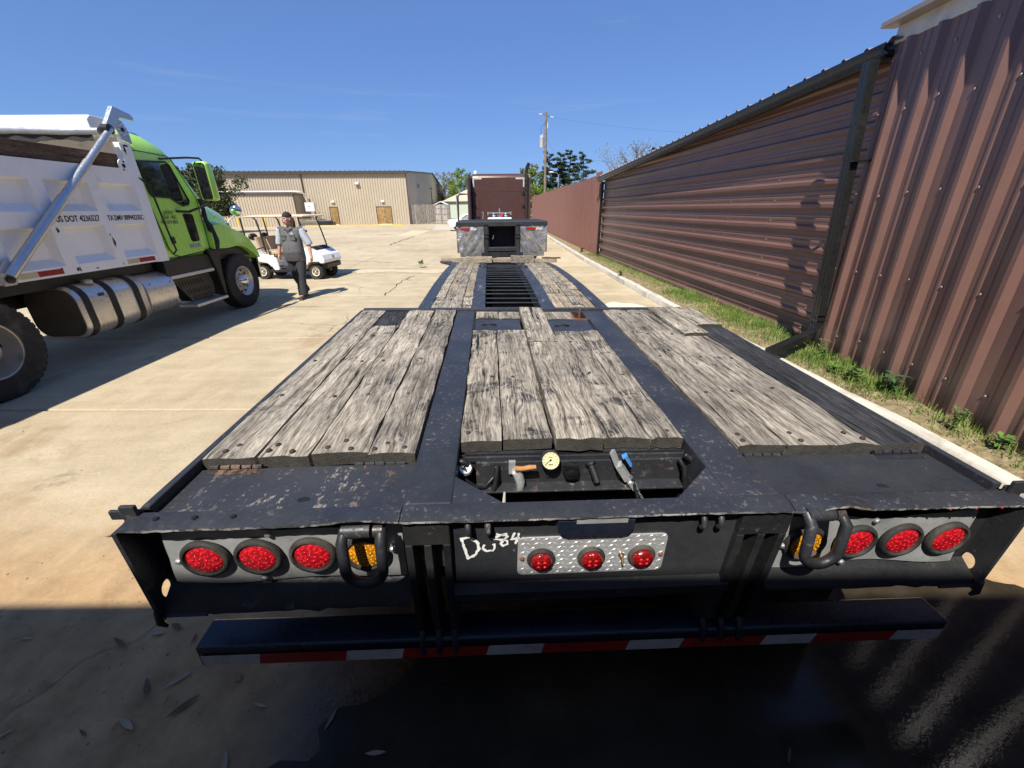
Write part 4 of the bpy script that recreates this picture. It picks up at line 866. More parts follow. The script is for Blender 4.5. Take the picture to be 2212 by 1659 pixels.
# --- running gear under the rear deck
def wheel(parent, name, R, Wt, rimR, dish, loc, side, tyre=M['rubber'], rim=None, holes=10, nuts=10, dual=False, treadn=44):
    """axis along x; outer face towards side*x"""
    rim = rim or M['alu']; s = side
    prof = [(rimR, 0), (rimR + .012, .012), (R * .80, .022), (R * .93, .008), (R * .985, .022), (R, .06), (R, Wt - .06), (R * .985, Wt - .022), (R * .9, Wt - .002), (rimR + .01, Wt), (rimR, Wt - .01)]
    m_ = MB().lathe([(rimR + .004, -.004), (rimR + .008, .006), (rimR - .012, .012), (rimR - .03, dish * .35), (rimR * .80, dish * .8), (rimR * .70, dish), (rimR * .45, dish * .92), (rimR * .42, dish * .6), (rimR * .40, dish * .5), (.001, dish * .48)], (0, 0, 0), (-s, 0, 0), 40, False)
    wo_ = m_.build(name, rim, parent, 45); wo_.location = loc
    t = MB().lathe(prof, (0, 0, 0), (-s, 0, 0), 44, False); ty = t.build('tyre', tyre, wo_, 40)
    tr_ = MB()
    for q in range(treadn):
        a = 2 * pi * q / treadn
        for h0, h1, off in ((.03, Wt * .28, 0), (Wt * .34, Wt * .62, .5), (Wt * .70, Wt - .03, 0)):
            b = a + off * 2 * pi / treadn; w_ = 2 * pi / treadn * .34
            tr_.add([(-s * h0, R * .99 * cos(b - w_), R * .99 * sin(b - w_)), (-s * h1, R * .99 * cos(b - w_), R * .99 * sin(b - w_)), (-s * h1, R * .99 * cos(b + w_), R * .99 * sin(b + w_)), (-s * h0, R * .99 * cos(b + w_), R * .99 * sin(b + w_)),
                     (-s * h0, (R + .009) * cos(b - w_), (R + .009) * sin(b - w_)), (-s * h1, (R + .009) * cos(b - w_), (R + .009) * sin(b - w_)), (-s * h1, (R + .009) * cos(b + w_), (R + .009) * sin(b + w_)), (-s * h0, (R + .009) * cos(b + w_), (R + .009) * sin(b + w_))], [(4, 5, 6, 7), (0, 1, 5, 4), (1, 2, 6, 5), (2, 3, 7, 6), (3, 0, 4, 7)])
    tr_.build('tread', tyre, wo_)
    h = MB()
    for q in range(holes):
        a = 2 * pi * q / holes; rr_ = rimR * .755; h.lathe([(.030, 0), (.030, .004)], (-s * (dish * .86), rr_ * cos(a), rr_ * sin(a)), (s, 0, 0), 12)
    if holes:
        ho = h.build('hand_holes', pm('deep_hole', (.002, .002, .002), .9), wo_)
    hb = MB().lathe([(rimR * .40, dish * .5), (rimR * .38, dish * .12), (rimR * .28, -.01), (rimR * .20, -.03), (.002, -.036)], (0, 0, 0), (-s, 0, 0), 24, False).build('hub', M['chrome'] if not dual else M['galv'], wo_, 50)
    if nuts:
        nn = MB()
        for q in range(nuts):
            a = 2 * pi * (q + .5) / nuts; rr_ = rimR * .50; nn.lathe([(.017, 0), (.017, .022), (.012, .036), (.002, .038)], (-s * (dish * .9), rr_ * cos(a), rr_ * sin(a)), (s, 0, 0), 6)
        nn.build('lug_nuts', M['chrome'] if not dual else M['galv'], wo_, 30)
    return wo_
w0 = wheel(tr, 'wheel', .415, .26, .215, .06, (-1.22, .56, .425), -1)
for loc, s in (((-1.22, 1.45, .425), -1), ((1.22, .56, .425), 1), ((1.22, 1.45, .425), 1), ((-.93, .56, .425), -1), ((.93, .56, .425), 1)):
    c = tree_copy(w0, tr); c.location = loc
    if s > 0: c.rotation_euler = (0, 0, pi)
MB().tube([(-.9, .56, .425), (.9, .56, .425)], .06, 10).tube([(-.9, 1.45, .425), (.9, 1.45, .425)], .06, 10).build('axles', SD, tr, 40)
MB().box(-.50, -.44, -.1, 1.86, .62, .838).box(.44, .50, -.1, 1.86, .62, .838).box(-.42, .40, .1, .16, .62, .84).box(-.42, .40, .9, .96, .62, .84).build('subframe', SD, tr)
MB().tube([(-.14, -.16, .36), (-.14, -.12, .36)], .055, 12).tube([(.16, -.16, .37), (.16, -.12, .37)], .055, 12).box(-.16, -.12, -.17, -.12, .3, .36).build('brake_chambers', SD, tr, 40)
# mud flap behind the right tyres
mf = MB().box(.78, 1.24, .03, .042, .14, .60).build('mud_flap', M['rubber'], tr)
rm = random.Random(8)
for x in (.82, .875, .93, 1.0, 1.055, 1.115): MB().box(x, x + .043, .0265, .0285, .40, .465).build('faded_print', pm('faded_orange', (.20, .085, .04), .8, 0, .5, 30), mf)
MB().box(1.17, 1.235, .0265, .0285, .40, .47).build('faded_print', pm('faded_blue', (.03, .045, .10), .7, 0, .4, 30), mf)
for q in range(9): MB().box(.80 + q * .047, .836 + q * .047, .0265, .0285, .145, .158).build('dash_print', pm('dull_white', (.16, .155, .14), .7, 0, .4, 40), mf)
# timbers resting on the front of the deck
def timber(name, x0, x1, y0, y1, z0, z1, mat, label, seed, rz=0.):
    r = random.Random(seed); rings = []
    for i in range(9):
        x = x0 + (x1 - x0) * i / 8; j = lambda: r.gauss(0, .003)
        rings.append([(x, y0 + j(), z0), (x, y1 + j(), z0), (x, y1 - .008 + j(), z1 + j()), (x, y0 + .008 + j(), z1 + j())])
    o = MB().loft(rings).build(name, mat, None, 0, .004); o.matrix_world = TM @ Matrix.Rotation(rz, 4, 'Z'); return tag(o, label, 'timber')
# ================================================================== DUMP TRUCK
GR = pm('lime_green_paint', (.44, .78, .12), .30, 0, .06, 2, 0, 20, (.40, .58, .2), .12, 3., .6)
dt = empty('dump_truck', (-5.522, 8.05, 0), radians(1.5)); tag(dt, 'lime green dump truck with white box and silver tarp arm, facing away', 'truck')
WH = pm('white_box_paint', (.86, .85, .83), .5, 0, .05, 2.5, .15, 90, (.56, .52, .45), .12)
BX0, BX1, BZ0, BZ1 = -6.4, -1.37, 1.15, 2.42
fr = MB(); cols = []; y = -1.56
while y - .56 > BX0: cols.append((y - .56, y)); y -= .71
rows = [(1.26, 1.70), (1.87, 2.22)]
yb = [BX0] + sorted([q for c in cols for q in c]) + [BX1]; zb = [BZ0, 1.26, 1.70, 1.87, 2.22, BZ1]
iscol = lambda a: any(abs(c[0] - a) < 1e-6 for c in cols)
for i in range(len(yb) - 1):
    for j in range(len(zb) - 1):
        if iscol(yb[i]) and j in (1, 3): continue
        fr.add([(0, yb[i], zb[j]), (0, yb[i + 1], zb[j]), (0, yb[i + 1], zb[j + 1]), (0, yb[i], zb[j + 1])], [(0, 1, 2, 3)])
fr.box(-.13, -.10, BX0, BX1, BZ0, BZ1)
fr.add([(0, BX0, BZ1), (0, BX1, BZ1), (-.10, BX1, BZ1), (-.10, BX0, BZ1), (0, BX0, BZ0), (0, BX1, BZ0), (-.10, BX1, BZ0), (-.10, BX0, BZ0)], [(0, 1, 2, 3), (4, 7, 6, 5), (1, 5, 6, 2)])
box = fr.build('dump_box', WH, dt, recalc=False)
for (a, b) in cols:
    for (c, d) in rows:
        ia, ib, ic, id_ = a + .055, b - .055, c + .085, d - .02; q = -.075
        MB().add([(0, a, c), (0, b, c), (0, b, d), (0, a, d), (q, ia, ic), (q, ib, ic), (q, ib, id_), (q, ia, id_)], [(4, 5, 6, 7), (0, 1, 5, 4), (1, 2, 6, 5), (2, 3, 7, 6), (3, 0, 4, 7)]).build('side_panel', WH, box, recalc=False)
MB().box(-.10, .006, -1.56, -1.366, BZ0 - .01, 2.755).build('corner_post', WH, box, 0, .008)
MB().box(-2.52, -2.4, BX0, BX1, BZ0, BZ1).build('side_wall', WH, box); MB().box(-2.4, -.13, BX0, BX1 - .06, BZ0, BZ0 + .04).build('box_floor', WH, box)
MB().box(-2.52, -.10, -1.43, -1.372, BZ0, 2.87).build('bulkhead', pm('worn_white_bulkhead', (.70, .67, .60), .6, 0, .15, 4, .3, 30, (.35, .31, .25), .3), box)
MB().box(-2.52, -2.42, -1.56, -1.366, BZ0 - .01, 2.755).build('corner_post', WH, box)
mnd = MB(); rm2 = random.Random(31)
mnd.grid(14, 20, lambda u, v: (-.14 - 2.2 * u, -1.45 - 4.7 * v, 1.62 + .55 * sin(pi * u) * (1 - .4 * v) + rm2.gauss(0, .03))).build('load_of_gravel', pm('gravel_load', (.24, .20, .15), .95, 0, .4, 18, .8, 30), box, 0)
hs_ = MB().loft([[(x, -1.75, 2.83), (x, -1.40, 2.83), (x, -1.36, 2.90), (x, -1.36, 3.02), (x, -1.45, 3.05), (x, -1.70, 3.05), (x, -1.76, 3.0)] for x in (-.14, -2.5)]).build('tarp_housing', WH, dt, 0, .01)
MB().tube([(-.06, -1.72, 2.86), (-.5, -1.74, 2.855), (-1.2, -1.74, 2.875), (-2.5, -1.74, 2.85)], .045, 12).build('tarp_roller', M['galv'], hs_, 60)
tf = MB(); rt = random.Random(5)
tf.grid(26, 3, lambda u, v: (-.16 - 2.3 * u, -1.74 + .012 * sin(u * 40) , 2.84 - (.09 + .02 * sin(u * 23)) * v + rt.gauss(0, .006))).build('black_tarp', pm('tarp_cloth', (.03, .028, .025), .8, 0, .4, 12), hs_, 60)
# tarp arm parts
ARM = pm('arm_aluminium', (.55, .56, .57), .38, .85, .12, 8)
rod = MB().tube([(.06, -3.67, 1.23), (.05, -2.72, 2.02)], .052, 14).tube([(.05, -2.73, 2.01), (.045, -2.2, 2.45)], .044, 14).tube([(.045, -2.21, 2.44), (.04, -1.66, 2.895)], .037, 14).build('tarp_rod', ARM, dt, 60)
MB().prism([(-3.74, 1.14), (-3.62, 1.14), (-3.56, 1.22), (-3.53, 1.36), (-3.62, 1.40), (-3.74, 1.28)], lambda y, z, x: (x, y, z), .012, .05).build('pivot_bracket', ARM, dt, 0, .006)
MB().lathe([(.038, 0), (.038, .02), (.02, .03)], (.05, -3.67, 1.20), (1, 0, 0), 14).build('pivot_bolt', M['steeldark'], dt, 40)
MB().prism([(-1.76, 2.90), (-1.64, 2.86), (-1.46, 3.06), (-1.23, 3.06), (-1.22, 3.10), (-1.26, 3.135), (-1.52, 3.185)], lambda y, z, x: (x, y, z), .0, .06).build('tarp_elbow', ARM, dt, 0, .004)
MB().lathe([(.062, 0), (.062, .09)], (-.02, -1.70, 2.885), (1, 0, 0), 16).build('elbow_socket', M['blackplastic'], dt, 40)
hp = MB().prism([(-1.50, 2.78), (-1.34, 2.755), (-1.34, 2.92), (-1.40, 3.03), (-1.48, 3.045), (-1.53, 2.98)], lambda y, z, x: (x, y, z), -.004, .02).build('hinge_plate', M['galv'], dt, 0, .003)
mh = MB(); 
for a in range(8): mh.lathe([(.011, 0), (.011, .003)], (.0205, -1.432 + .062 * cos(a * pi / 4), 2.92 + .062 * sin(a * pi / 4)), (1, 0, 0), 8)
mh.build('bolt_heads', WH, hp)['kind'] = 'stuff'
MB().lathe([(.026, 0), (.026, .003)], (.0205, -1.432, 2.92), (1, 0, 0), 14).build('shaft_hole', pm('deep_hole', (.002, .002, .002), .9), hp)
MB().box(-.09, -.02, BX0, -1.63, 2.43, 2.60).build('side_board', M['woodbrown'], dt, 0, .004)
ear = MB().lathe([(.085, 0), (.085, .012)], (.0, -1.62, 2.455), (1, 0, 0), 20).build('board_bracket', WH, dt)
for dy, dz, r_r in ((.0, .0, .028), (.02, .055, .014), (-.02, -.05, .012)): MB().lathe([(r_r, 0), (r_r, .002)], (.0125, -1.62 + dy, 2.455 + dz), (1, 0, 0), 12).build('bracket_hole', pm('hole_brown', (.03, .02, .012), .9), ear)
T4 = lambda y, z, x=.003: basis((x, y, z), (0, 1, 0), (0, 0, 1))
text('US DOT 4236527', .098, M['black'], 'dot_lettering', dt, T4(-2.875, 1.752), .001, 'LEFT', .80, .001)
text('TX DMV 009942335C', .092, M['black'], 'dmv_lettering', dt, T4(-2.175, 1.752), .001, 'LEFT', .70, .001)
for a, b, mt_ in ((-3.53, -3.33, M['tapedust']), (-3.33, -3.04, M['redtape']), (-2.12, -1.92, M['tapedust']), (-1.92, -1.63, M['redtape'])): MB().box(.001, .003, a, b, 1.175, 1.235).build('reflective_tape', mt_, dt)
rsm = pm('dark_rust', (.05, .02, .014), .9, 0, .4, 40); r7 = random.Random(77)
for y, z, a, b in ((-2.215, 1.475, .022, .075), (-2.235, 1.575, .010, .02), (-2.90, 1.66, .018, .03), (-2.86, 1.20, .022, .03), (-2.83, 1.20, .012, .03), (-2.2, 1.19, .008, .02), (-2.6, 1.185, .02, .012), (-3.05, 1.235, .015, .01), (-1.46, 2.72, .05, .02), (-1.50, 2.66, .02, .06)):
    n = 14; P = [(.0035 if y < -1.56 else .0075, y + a * cos(2 * pi * q / n) * r7.uniform(.5, 1.1), z + b * sin(2 * pi * q / n) * r7.uniform(.5, 1.1)) for q in range(n)]; MB().add(P, [tuple(range(n))]).build('rust_chip', rsm, dt)
# chassis
MB().box(-1.75, -.75, -6.3, 1.2, .75, 1.0).build('chassis_frame', M['steeldark'], dt); MB().box(-2.3, -.2, BX0, -1.5, 1.0, 1.145).build('box_subframe', M['steeldark'], dt)
rimA = pm('wheel_aluminium', (.60, .58, .55), .42, .7, .08, 6, 0, 20, (.42, .40, .36), .2)
fwh = wheel(dt, 'wheel', .525, .31, .292, .10, (.01, .42, .528), 1, M['rubber'], rimA)
c = tree_copy(fwh, dt); c.location = (-2.31, .42, .528); c.rotation_euler = (0, 0, pi)
rimS = pm('wheel_steel', (.46, .44, .40), .4, .6, .15, 6, 0, 20, (.25, .23, .19), .4)
rw = wheel(dt, 'wheel', .535, .30, .30, .19, (.02, -4.12, .54), 1, M['rubber'], rimS, 6, 10, True)
for loc, r_z in (((.02, -5.45, .54), 0), ((-2.35, -4.12, .54), pi), ((-2.35, -5.45, .54), pi)):
    c = tree_copy(rw, dt); c.location = loc; c.rotation_euler = (0, 0, r_z)
# fuel tank: rounded box, straps, step section
def tank_ring(y, x1, x0, z0, z1, r): return [(px, y, pz) for px, pz in rrect(x1 - x0, z1 - z0, r, 6, (x0 + x1) / 2, (z0 + z1) / 2)]
TK = pm('polished_tank', (.70, .67, .62), .36, .72, .1, 4, .12, 6, (.46, .41, .34), .45)
tk_ = MB().loft([tank_ring(-3.03, -.02, -.66, .37, .99, .18), tank_ring(-3.0, .0, -.68, .35, 1.01, .19), tank_ring(-2.03, .0, -.68, .35, 1.01, .19), tank_ring(-2.0, -.02, -.66, .37, .99, .18)]).build('fuel_tank', TK, dt, 40)
MB().loft([tank_ring(-3.036, -.03, -.65, .38, .98, .17), tank_ring(-3.031, -.03, -.65, .38, .98, .17)]).build('tank_end', pm('dusty_tank_end', (.10, .085, .065), .75, .2, .3, 6, .2, 30), tk_, 40)
for y in (-2.93, -2.56, -2.17): MB().loft([tank_ring(y - .045, .008, -.69, .342, 1.018, .195), tank_ring(y + .045, .008, -.69, .342, 1.018, .195)]).build('tank_strap', M['rubber'], tk_, 40)
MB().lathe([(.06, 0), (.06, .04), (.045, .05)], (-.12, -2.7, 1.0), (0, 0, 1), 14).build('filler_cap', M['galv'], tk_, 40)
MB().box(-.001, .003, -2.74, -2.66, .84, .88).build('data_label', M['blackplastic'], tk_)
ht = MB().loft([tank_ring(-1.985, -.02, -.66, .40, .97, .22), tank_ring(-1.98, .0, -.66, .385, .985, .24), tank_ring(-1.42, .0, -.66, .385, .985, .24), tank_ring(-1.40, -.02, -.64, .40, .97, .23)]).build('exhaust_cover', TK, dt, 40)
text('HOT', .12, pm('embossed_metal', (.70, .66, .58), .3, .8, .1), 'hot_lettering', ht, T4(-1.79, .66, .002), .002, 'LEFT', .9)
for y, z in ((-1.9, .85), (-1.5, .83), (-1.9, .5), (-1.5, .52)): MB().lathe([(.012, 0), (.010, .006)], (-.004, y, z), (1, 0, 0), 8).build('rivet', M['steeldark'], ht)
# steps and battery box
STP = pm('tread_aluminium', (.60, .59, .56), .38, .8, .12, 10, .3, 120)
for a, b, z, xo in ((-1.42, -.36, .895, -.02), (-1.08, -.22, .365, .0)):
    s_ = MB().box(xo - .32, xo, a, b, z - .055, z).build('step', STP, dt, 0, .008)
    g = MB()
    for q in range(int((b - a) / .05)):
        for k_ in range(5): g.box(xo - .29 + k_ * .055, xo - .26 + k_ * .055, a + .02 + q * .05, a + .045 + q * .05, z, z + .004)
    g.build('step_tread', STP, s_)['kind'] = 'stuff'
bb = MB().prism([(-1.34, .83), (-.44, .83), (-.36, .62), (-.42, .42), (-1.02, .41)], lambda y, z, x: (x, y, z), -.30, -.10).build('battery_box', M['blackplastic'], dt, 0, .01)
hol = pm('deep_hole', (.002, .002, .002), .9)
for rI, (z, y0_, n) in enumerate(((.72, -1.18, 9), (.57, -1.05, 9), (.455, -.95, 8))):
    v = MB()
    for q in range(n): v.bar((-.0985, y0_ + q * .065, z - .04), (-.0985, y0_ + q * .065 - .02, z + .04), .004, .016, (0, 1, 0))
    v.build('vent_slots', hol, bb)['kind'] = 'stuff'
MB().box(-.6, -.05, -1.45, -.30, .90, 1.13).build('cab_underside', M['blackplastic'], dt)
# cab
CX = -1.2
def cring(z, y0, y1, hw, r): return [(px, py, z) for px, py in rrect(2 * hw, y1 - y0, r, 4, CX, (y0 + y1) / 2)]
cab = MB().loft([cring(1.13, -1.34, -.30, 1.08, .08), cring(1.22, -1.34, -.24, 1.11, .10), cring(1.9, -1.34, -.10, 1.125, .10), cring(2.06, -1.34, -.03, 1.12, .10), cring(2.35, -1.34, -.22, 1.112, .12), cring(2.62, -1.34, -.40, 1.102, .12), cring(2.77, -1.34, -.47, 1.075, .2), cring(2.93, -1.33, -.66, .96, .2), cring(3.03, -1.25, -.86, .7, .12)]).build('cab', GR, dt, 50)
GL = M['glassdark']
xs_ = lambda z: CX + 1.125 - (0 if z < 1.95 else (z - 1.95) * .03) + .006
def side_poly(pts, name, mat, parent, off=0., th=.012, sm=0):
    v = [(xs_(z) + off, y, z) for y, z in pts]; n = len(v); b = [(x - th, y, z) for x, y, z in v]
    return MB().add(v + b, [tuple(range(n)), tuple(reversed(range(n, 2 * n)))] + [(i, n + i, n + (i + 1) % n, (i + 1) % n) for i in range(n)]).build(name, mat, parent)
door = side_poly([(-1.33, 2.58), (-1.30, 2.66), (-1.22, 2.69), (-.60, 2.68), (-.52, 2.63), (-.22, 2.06), (-.25, 1.24), (-.30, 1.205), (-1.02, 1.165), (-1.12, 1.20), (-1.20, 1.30), (-1.29, 1.95), (-1.33, 2.2)], 'cab_door', GR, dt, .004, .012)
seam = MB().tube([(xs_(z) + .006, y, z) for y, z in [(-1.295, 1.95), (-1.335, 2.2), (-1.335, 2.58), (-1.30, 2.665), (-1.22, 2.695), (-.60, 2.685), (-.515, 2.635), (-.215, 2.06), (-.255, 1.235), (-.30, 1.20), (-1.02, 1.16), (-1.13, 1.20), (-1.21, 1.30), (-1.295, 1.95)]], .007, 6).build('door_seal', M['blackplastic'], door, 60)
gls = [(-1.25, 2.55), (-.68, 2.59), (-.615, 2.555), (-.42, 2.02), (-.46, 1.965), (-.60, 1.945), (-.70, 1.985), (-.83, 2.06), (-1.19, 2.075), (-1.22, 2.12)]
side_poly(gls, 'side_window', GL, door, .009, .006)
MB().tube([(xs_(z) + .010, y, z) for y, z in gls + gls[:1]], .013, 6).build('window_seal', M['blackplastic'], door, 60)
side_poly([(-.67, 1.80), (-.64, 1.825), (-.46, 1.815), (-.435, 1.785), (-.445, 1.40), (-.47, 1.375), (-.63, 1.37), (-.655, 1.40)], 'peep_window', GL, door, .009, .006)
side_poly([(-1.12, 1.47), (-1.03, 1.475), (-1.02, 1.375), (-1.11, 1.37)], 'door_handle', M['blackplastic'], door, .012, .02)
text('JUDITH', .075, M['black'], 'door_lettering', door, basis((xs_(1.8) + .012, -1.09, 1.815), (0, 1, 0), (0, 0, 1)), .001, 'LEFT', .85)
text('ENT.', .075, M['black'], 'door_lettering', door, basis((xs_(1.8) + .012, -1.11, 1.745), (0, 1, 0), (0, 0, 1)), .001, 'LEFT', .85)
text('INC.', .075, M['black'], 'door_lettering', door, basis((xs_(1.8) + .012, -.945, 1.745), (0, 1, 0), (0, 0, 1)), .001, 'LEFT', .85)
text('903-574-3831', .075, M['black'], 'door_lettering', door, basis((xs_(1.7) + .012, -1.19, 1.672), (0, 1, 0), (0, 0, 1)), .001, 'LEFT', .85)
text('MACK', .085, M['galv'], 'maker_lettering', door, basis((xs_(1.3) + .012, -.735, 1.275), (0, 1, 0), (0, 0, 1)), .004, 'LEFT', 1.15, .002)
MB().tube([(.0, -1.42, 2.32), (.03, -1.30, 2.22), (.03, -1.28, 2.0), (.03, -1.24, 1.6), (.03, -1.19, 1.28), (.0, -1.24, 1.22)], .013, 8).build('grab_handle', M['blackplastic'], dt, 60)
# windshield (front, dark)
MB().add([(CX - .98, -.055, 2.06), (CX + .98, -.005, 2.06), (CX + .9, -.41, 2.66), (CX - .9, -.41, 2.66), (CX - .98, -.075, 2.05), (CX + .98, -.075, 2.05), (CX + .9, -.58, 2.65), (CX - .9, -.58, 2.65)], [(0, 1, 2, 3), (7, 6, 5, 4)]).build('windshield', GL, cab)
# hood
def hr(y, zt, zb_, hw, cr_): 
    return [(CX + hw, y, zb_), (CX + hw, y, zt - cr_), (CX + hw - cr_ * .3, y, zt - cr_ * .3), (CX + hw - cr_, y, zt), (CX, y, zt + .03), (CX - hw + cr_, y, zt), (CX - hw + cr_ * .3, y, zt - cr_ * .3), (CX - hw, y, zt - cr_), (CX - hw, y, zb_)]
MB().loft([hr(-.16, 2.10, 1.2, .98, .22), hr(.1, 2.09, 1.2, .95, .24), hr(.5, 2.02, 1.2, .88, .26), hr(.95, 1.90, 1.1, .80, .28), hr(1.3, 1.74, 1.0, .72, .3), hr(1.5, 1.52, .9, .66, .3), hr(1.58, 1.3, .9, .62, .2)]).build('hood', GR, dt, 60)
for z, y in ((1.80, .06), (1.655, .10)): MB().prism(rrect(.20, .085, .03, 3, y, z), lambda y_, z_, x: (x, y_, z_), CX + .93, CX + .985).build('hood_vent', M['blackplastic'], dt, 0, .006)
text('02', .10, M['black'], 'hood_number', dt, basis((CX + 1.0, -.12, 1.93), (0, 1, 0), (0, 0, 1)), .002, 'LEFT', .9)
# fender: swept arch
FO = [(-.24, 1.22), (-.20, 1.48), (-.08, 1.62), (.14, 1.63), (.40, 1.55), (.68, 1.46), (.92, 1.32), (1.08, 1.13), (1.17, .93)]
FI = [(-.17, 1.20), (-.08, 1.21), (.06, 1.20), (.22, 1.20), (.42, 1.215), (.62, 1.20), (.82, 1.13), (.98, 1.02), (1.09, .92)]
rings = [[(.015, a, b), (-.03, a, b + .025), (-.12, a - .01, b + .05), (-.32, a - .02, b + .07), (-.6, a - .02, b + .05), (-.6, c, d), (.005, c, d)] for (a, b), (c, d) in zip(FO, FI)]
MB().loft(rings).build('fender', GR, dt, 60)
mir = lambda x: 2 * CX - x
MB().loft([[(mir(q[0]), q[1], q[2]) for q in r] for r in rings]).build('fender', GR, dt, 60)
MB().prism([(-.40, 1.22), (-.17, 1.22), (-.10, 1.15), (-.16, .80), (-.20, .38), (-.26, .38), (-.30, .85)], lambda y, z, x: (x, y, z), -.5, -.01).build('fender_skirt', M['blackplastic'], dt, 0, .02)
MB().tube([(-.03, -.20, 2.06), (-.02, -.18, 1.9), (-.02, -.20, 1.7), (-.01, -.16, 1.62), (-.0, -.12, 1.35), (-.02, -.16, 1.2)], [.03, .03, .035, .05, .06, .06], 8).build('rubber_gasket', M['rubber'], dt, 60)
MB().box(-.5, -.0, 1.06, 1.10, .5, .92).box(-2.4, -.5, 1.45, 1.60, .42, .85).build('bumper', M['chrome'], dt, 0, .01)
MB().box(-2.3, -.1, -.1, 1.05, 1.0, 1.18).build('wheel_arch_liner', M['blackplastic'], dt)
# mirrors
mb = MB().loft([[(px, -.10 - .10 * (abs(z - 2.32) < .27), pz) for px, pz in ((0, 0),)] for z in (0,)]) if False else None
mo = MB().loft([[(px + .20, y, pz + 2.33) for px, pz in rrect(w_, h_, .05, 4)] for y, w_, h_ in ((-.30, .20, .58), (-.27, .24, .62), (-.15, .23, .60), (-.10, .16, .50))]).build('door_mirror', GR, dt, 50)
MB().loft([[(px + .20, y, pz + 2.33) for px, pz in rrect(.19, .57, .045, 4)] for y in (-.304, -.299)]).build('mirror_bezel', M['blackplastic'], mo)
MB().prism(rrect(.15, .36, .03, 3, .20, 2.42), lambda x, z, y: (x, y, z), -.3075, -.3045).prism(rrect(.15, .12, .03, 3, .20, 2.13), lambda x, z, y: (x, y, z), -.3075, -.3045).build('mirror_glass', M['chrome'], mo)
MB().tube([(-.10, -.78, 2.625), (.0, -.70, 2.64), (.10, -.4, 2.68), (.17, -.20, 2.69), (.19, -.16, 2.64)], .016, 8).tube([(-.06, -.80, 1.86), (.05, -.66, 1.85), (.15, -.35, 1.95), (.19, -.20, 2.0), (.20, -.18, 2.05)], .020, 8).build('mirror_arm', M['blackplastic'], mo, 60)
hm = MB().lathe([(.001, .05), (.06, .045), (.10, .025), (.115, 0), (.10, -.03), (.05, -.045), (.001, -.05)], (-.33, 1.30, 1.86), (.25, -.95, -.1), 24).build('hood_mirror', M['chrome'], dt, 60)
MB().tube([(-.34, 1.30, 1.78), (-.42, 1.12, 1.68), (-.45, 1.10, 1.62)], .012, 8).tube([(-.45, 1.10, 1.63), (-.45, 1.11, 1.45)], .022, 8).build('mirror_stalk', M['galv'], hm, 60)
# roof lights
rl_ = MB().box(-.62, -.42, -1.16, -.86, 2.95, 3.03).build('beacon_bracket', GR, dt); MB().ball((-.52, -1.0, 3.06), (.09, .11, .07), 12, 8).build('beacon_dome', pm('milky_dome', (.75, .78, .70), .2, 0, .05), rl_, 180)
MB().box(-.66, -.63, -1.22, -.82, 3.0, 3.11).build('beacon_guard', pm('lime_clear', (.45, .6, .25), .2, 0, .1), rl_, 0, .01)
MB().ball((-.45, -.72, 2.94), (.10, .13, .06), 12, 8).build('roof_marker', pm('dark_lamp', (.05, .05, .06), .15, 0, .1, 5, 0, 5, None, .5, 3, 1.), dt, 180)

# ================================================================== SEMI TRACTOR
BR = pm('metallic_brown', (.095, .045, .037), .36, .25, .10, 3, 0, 20, (.13, .07, .058), .2, 3., .4)
ry = radians(2.9)
tt = empty('semi_tractor', (-.43, 17.0, 0), ry); tag(tt, 'brown sleeper semi tractor with tall exhaust stack seen from behind', 'truck')
# local x right, y forward
def tring(z, y0, y1, hw, r): return [(px, py, z) for px, py in rrect(2 * hw, y1 - y0, r, 4, 0, (y0 + y1) / 2)]
sl_ = MB().loft([tring(1.05, .06, 2.2, 1.08, .05), tring(2.9, .06, 2.2, 1.08, .08), tring(3.0, .09, 2.2, 1.06, .12), tring(3.07, .2, 2.1, .98, .2)]).build('sleeper', BR, tt, 50)
MB().box(-1.02, 1.02, .045, .06, 1.2, 2.42).build('back_panel', BR, sl_, 0, .004); MB().box(-1.02, 1.02, .045, .06, 2.435, 2.93).build('back_panel', BR, sl_, 0, .004)
rv = MB()
for z in [1.3 + .09 * q for q in range(13)]:
    for x in (-1.0, -.72, .72, 1.0): rv.lathe([(.010, 0), (.005, .005)], (x, .045, z), (0, -1, 0), 6)
for x in np.arange(-.95, .96, .1): rv.lathe([(.010, 0), (.005, .005)], (x, .045, 2.40), (0, -1, 0), 6)
rv.build('rivets', BR, sl_)['kind'] = 'stuff'
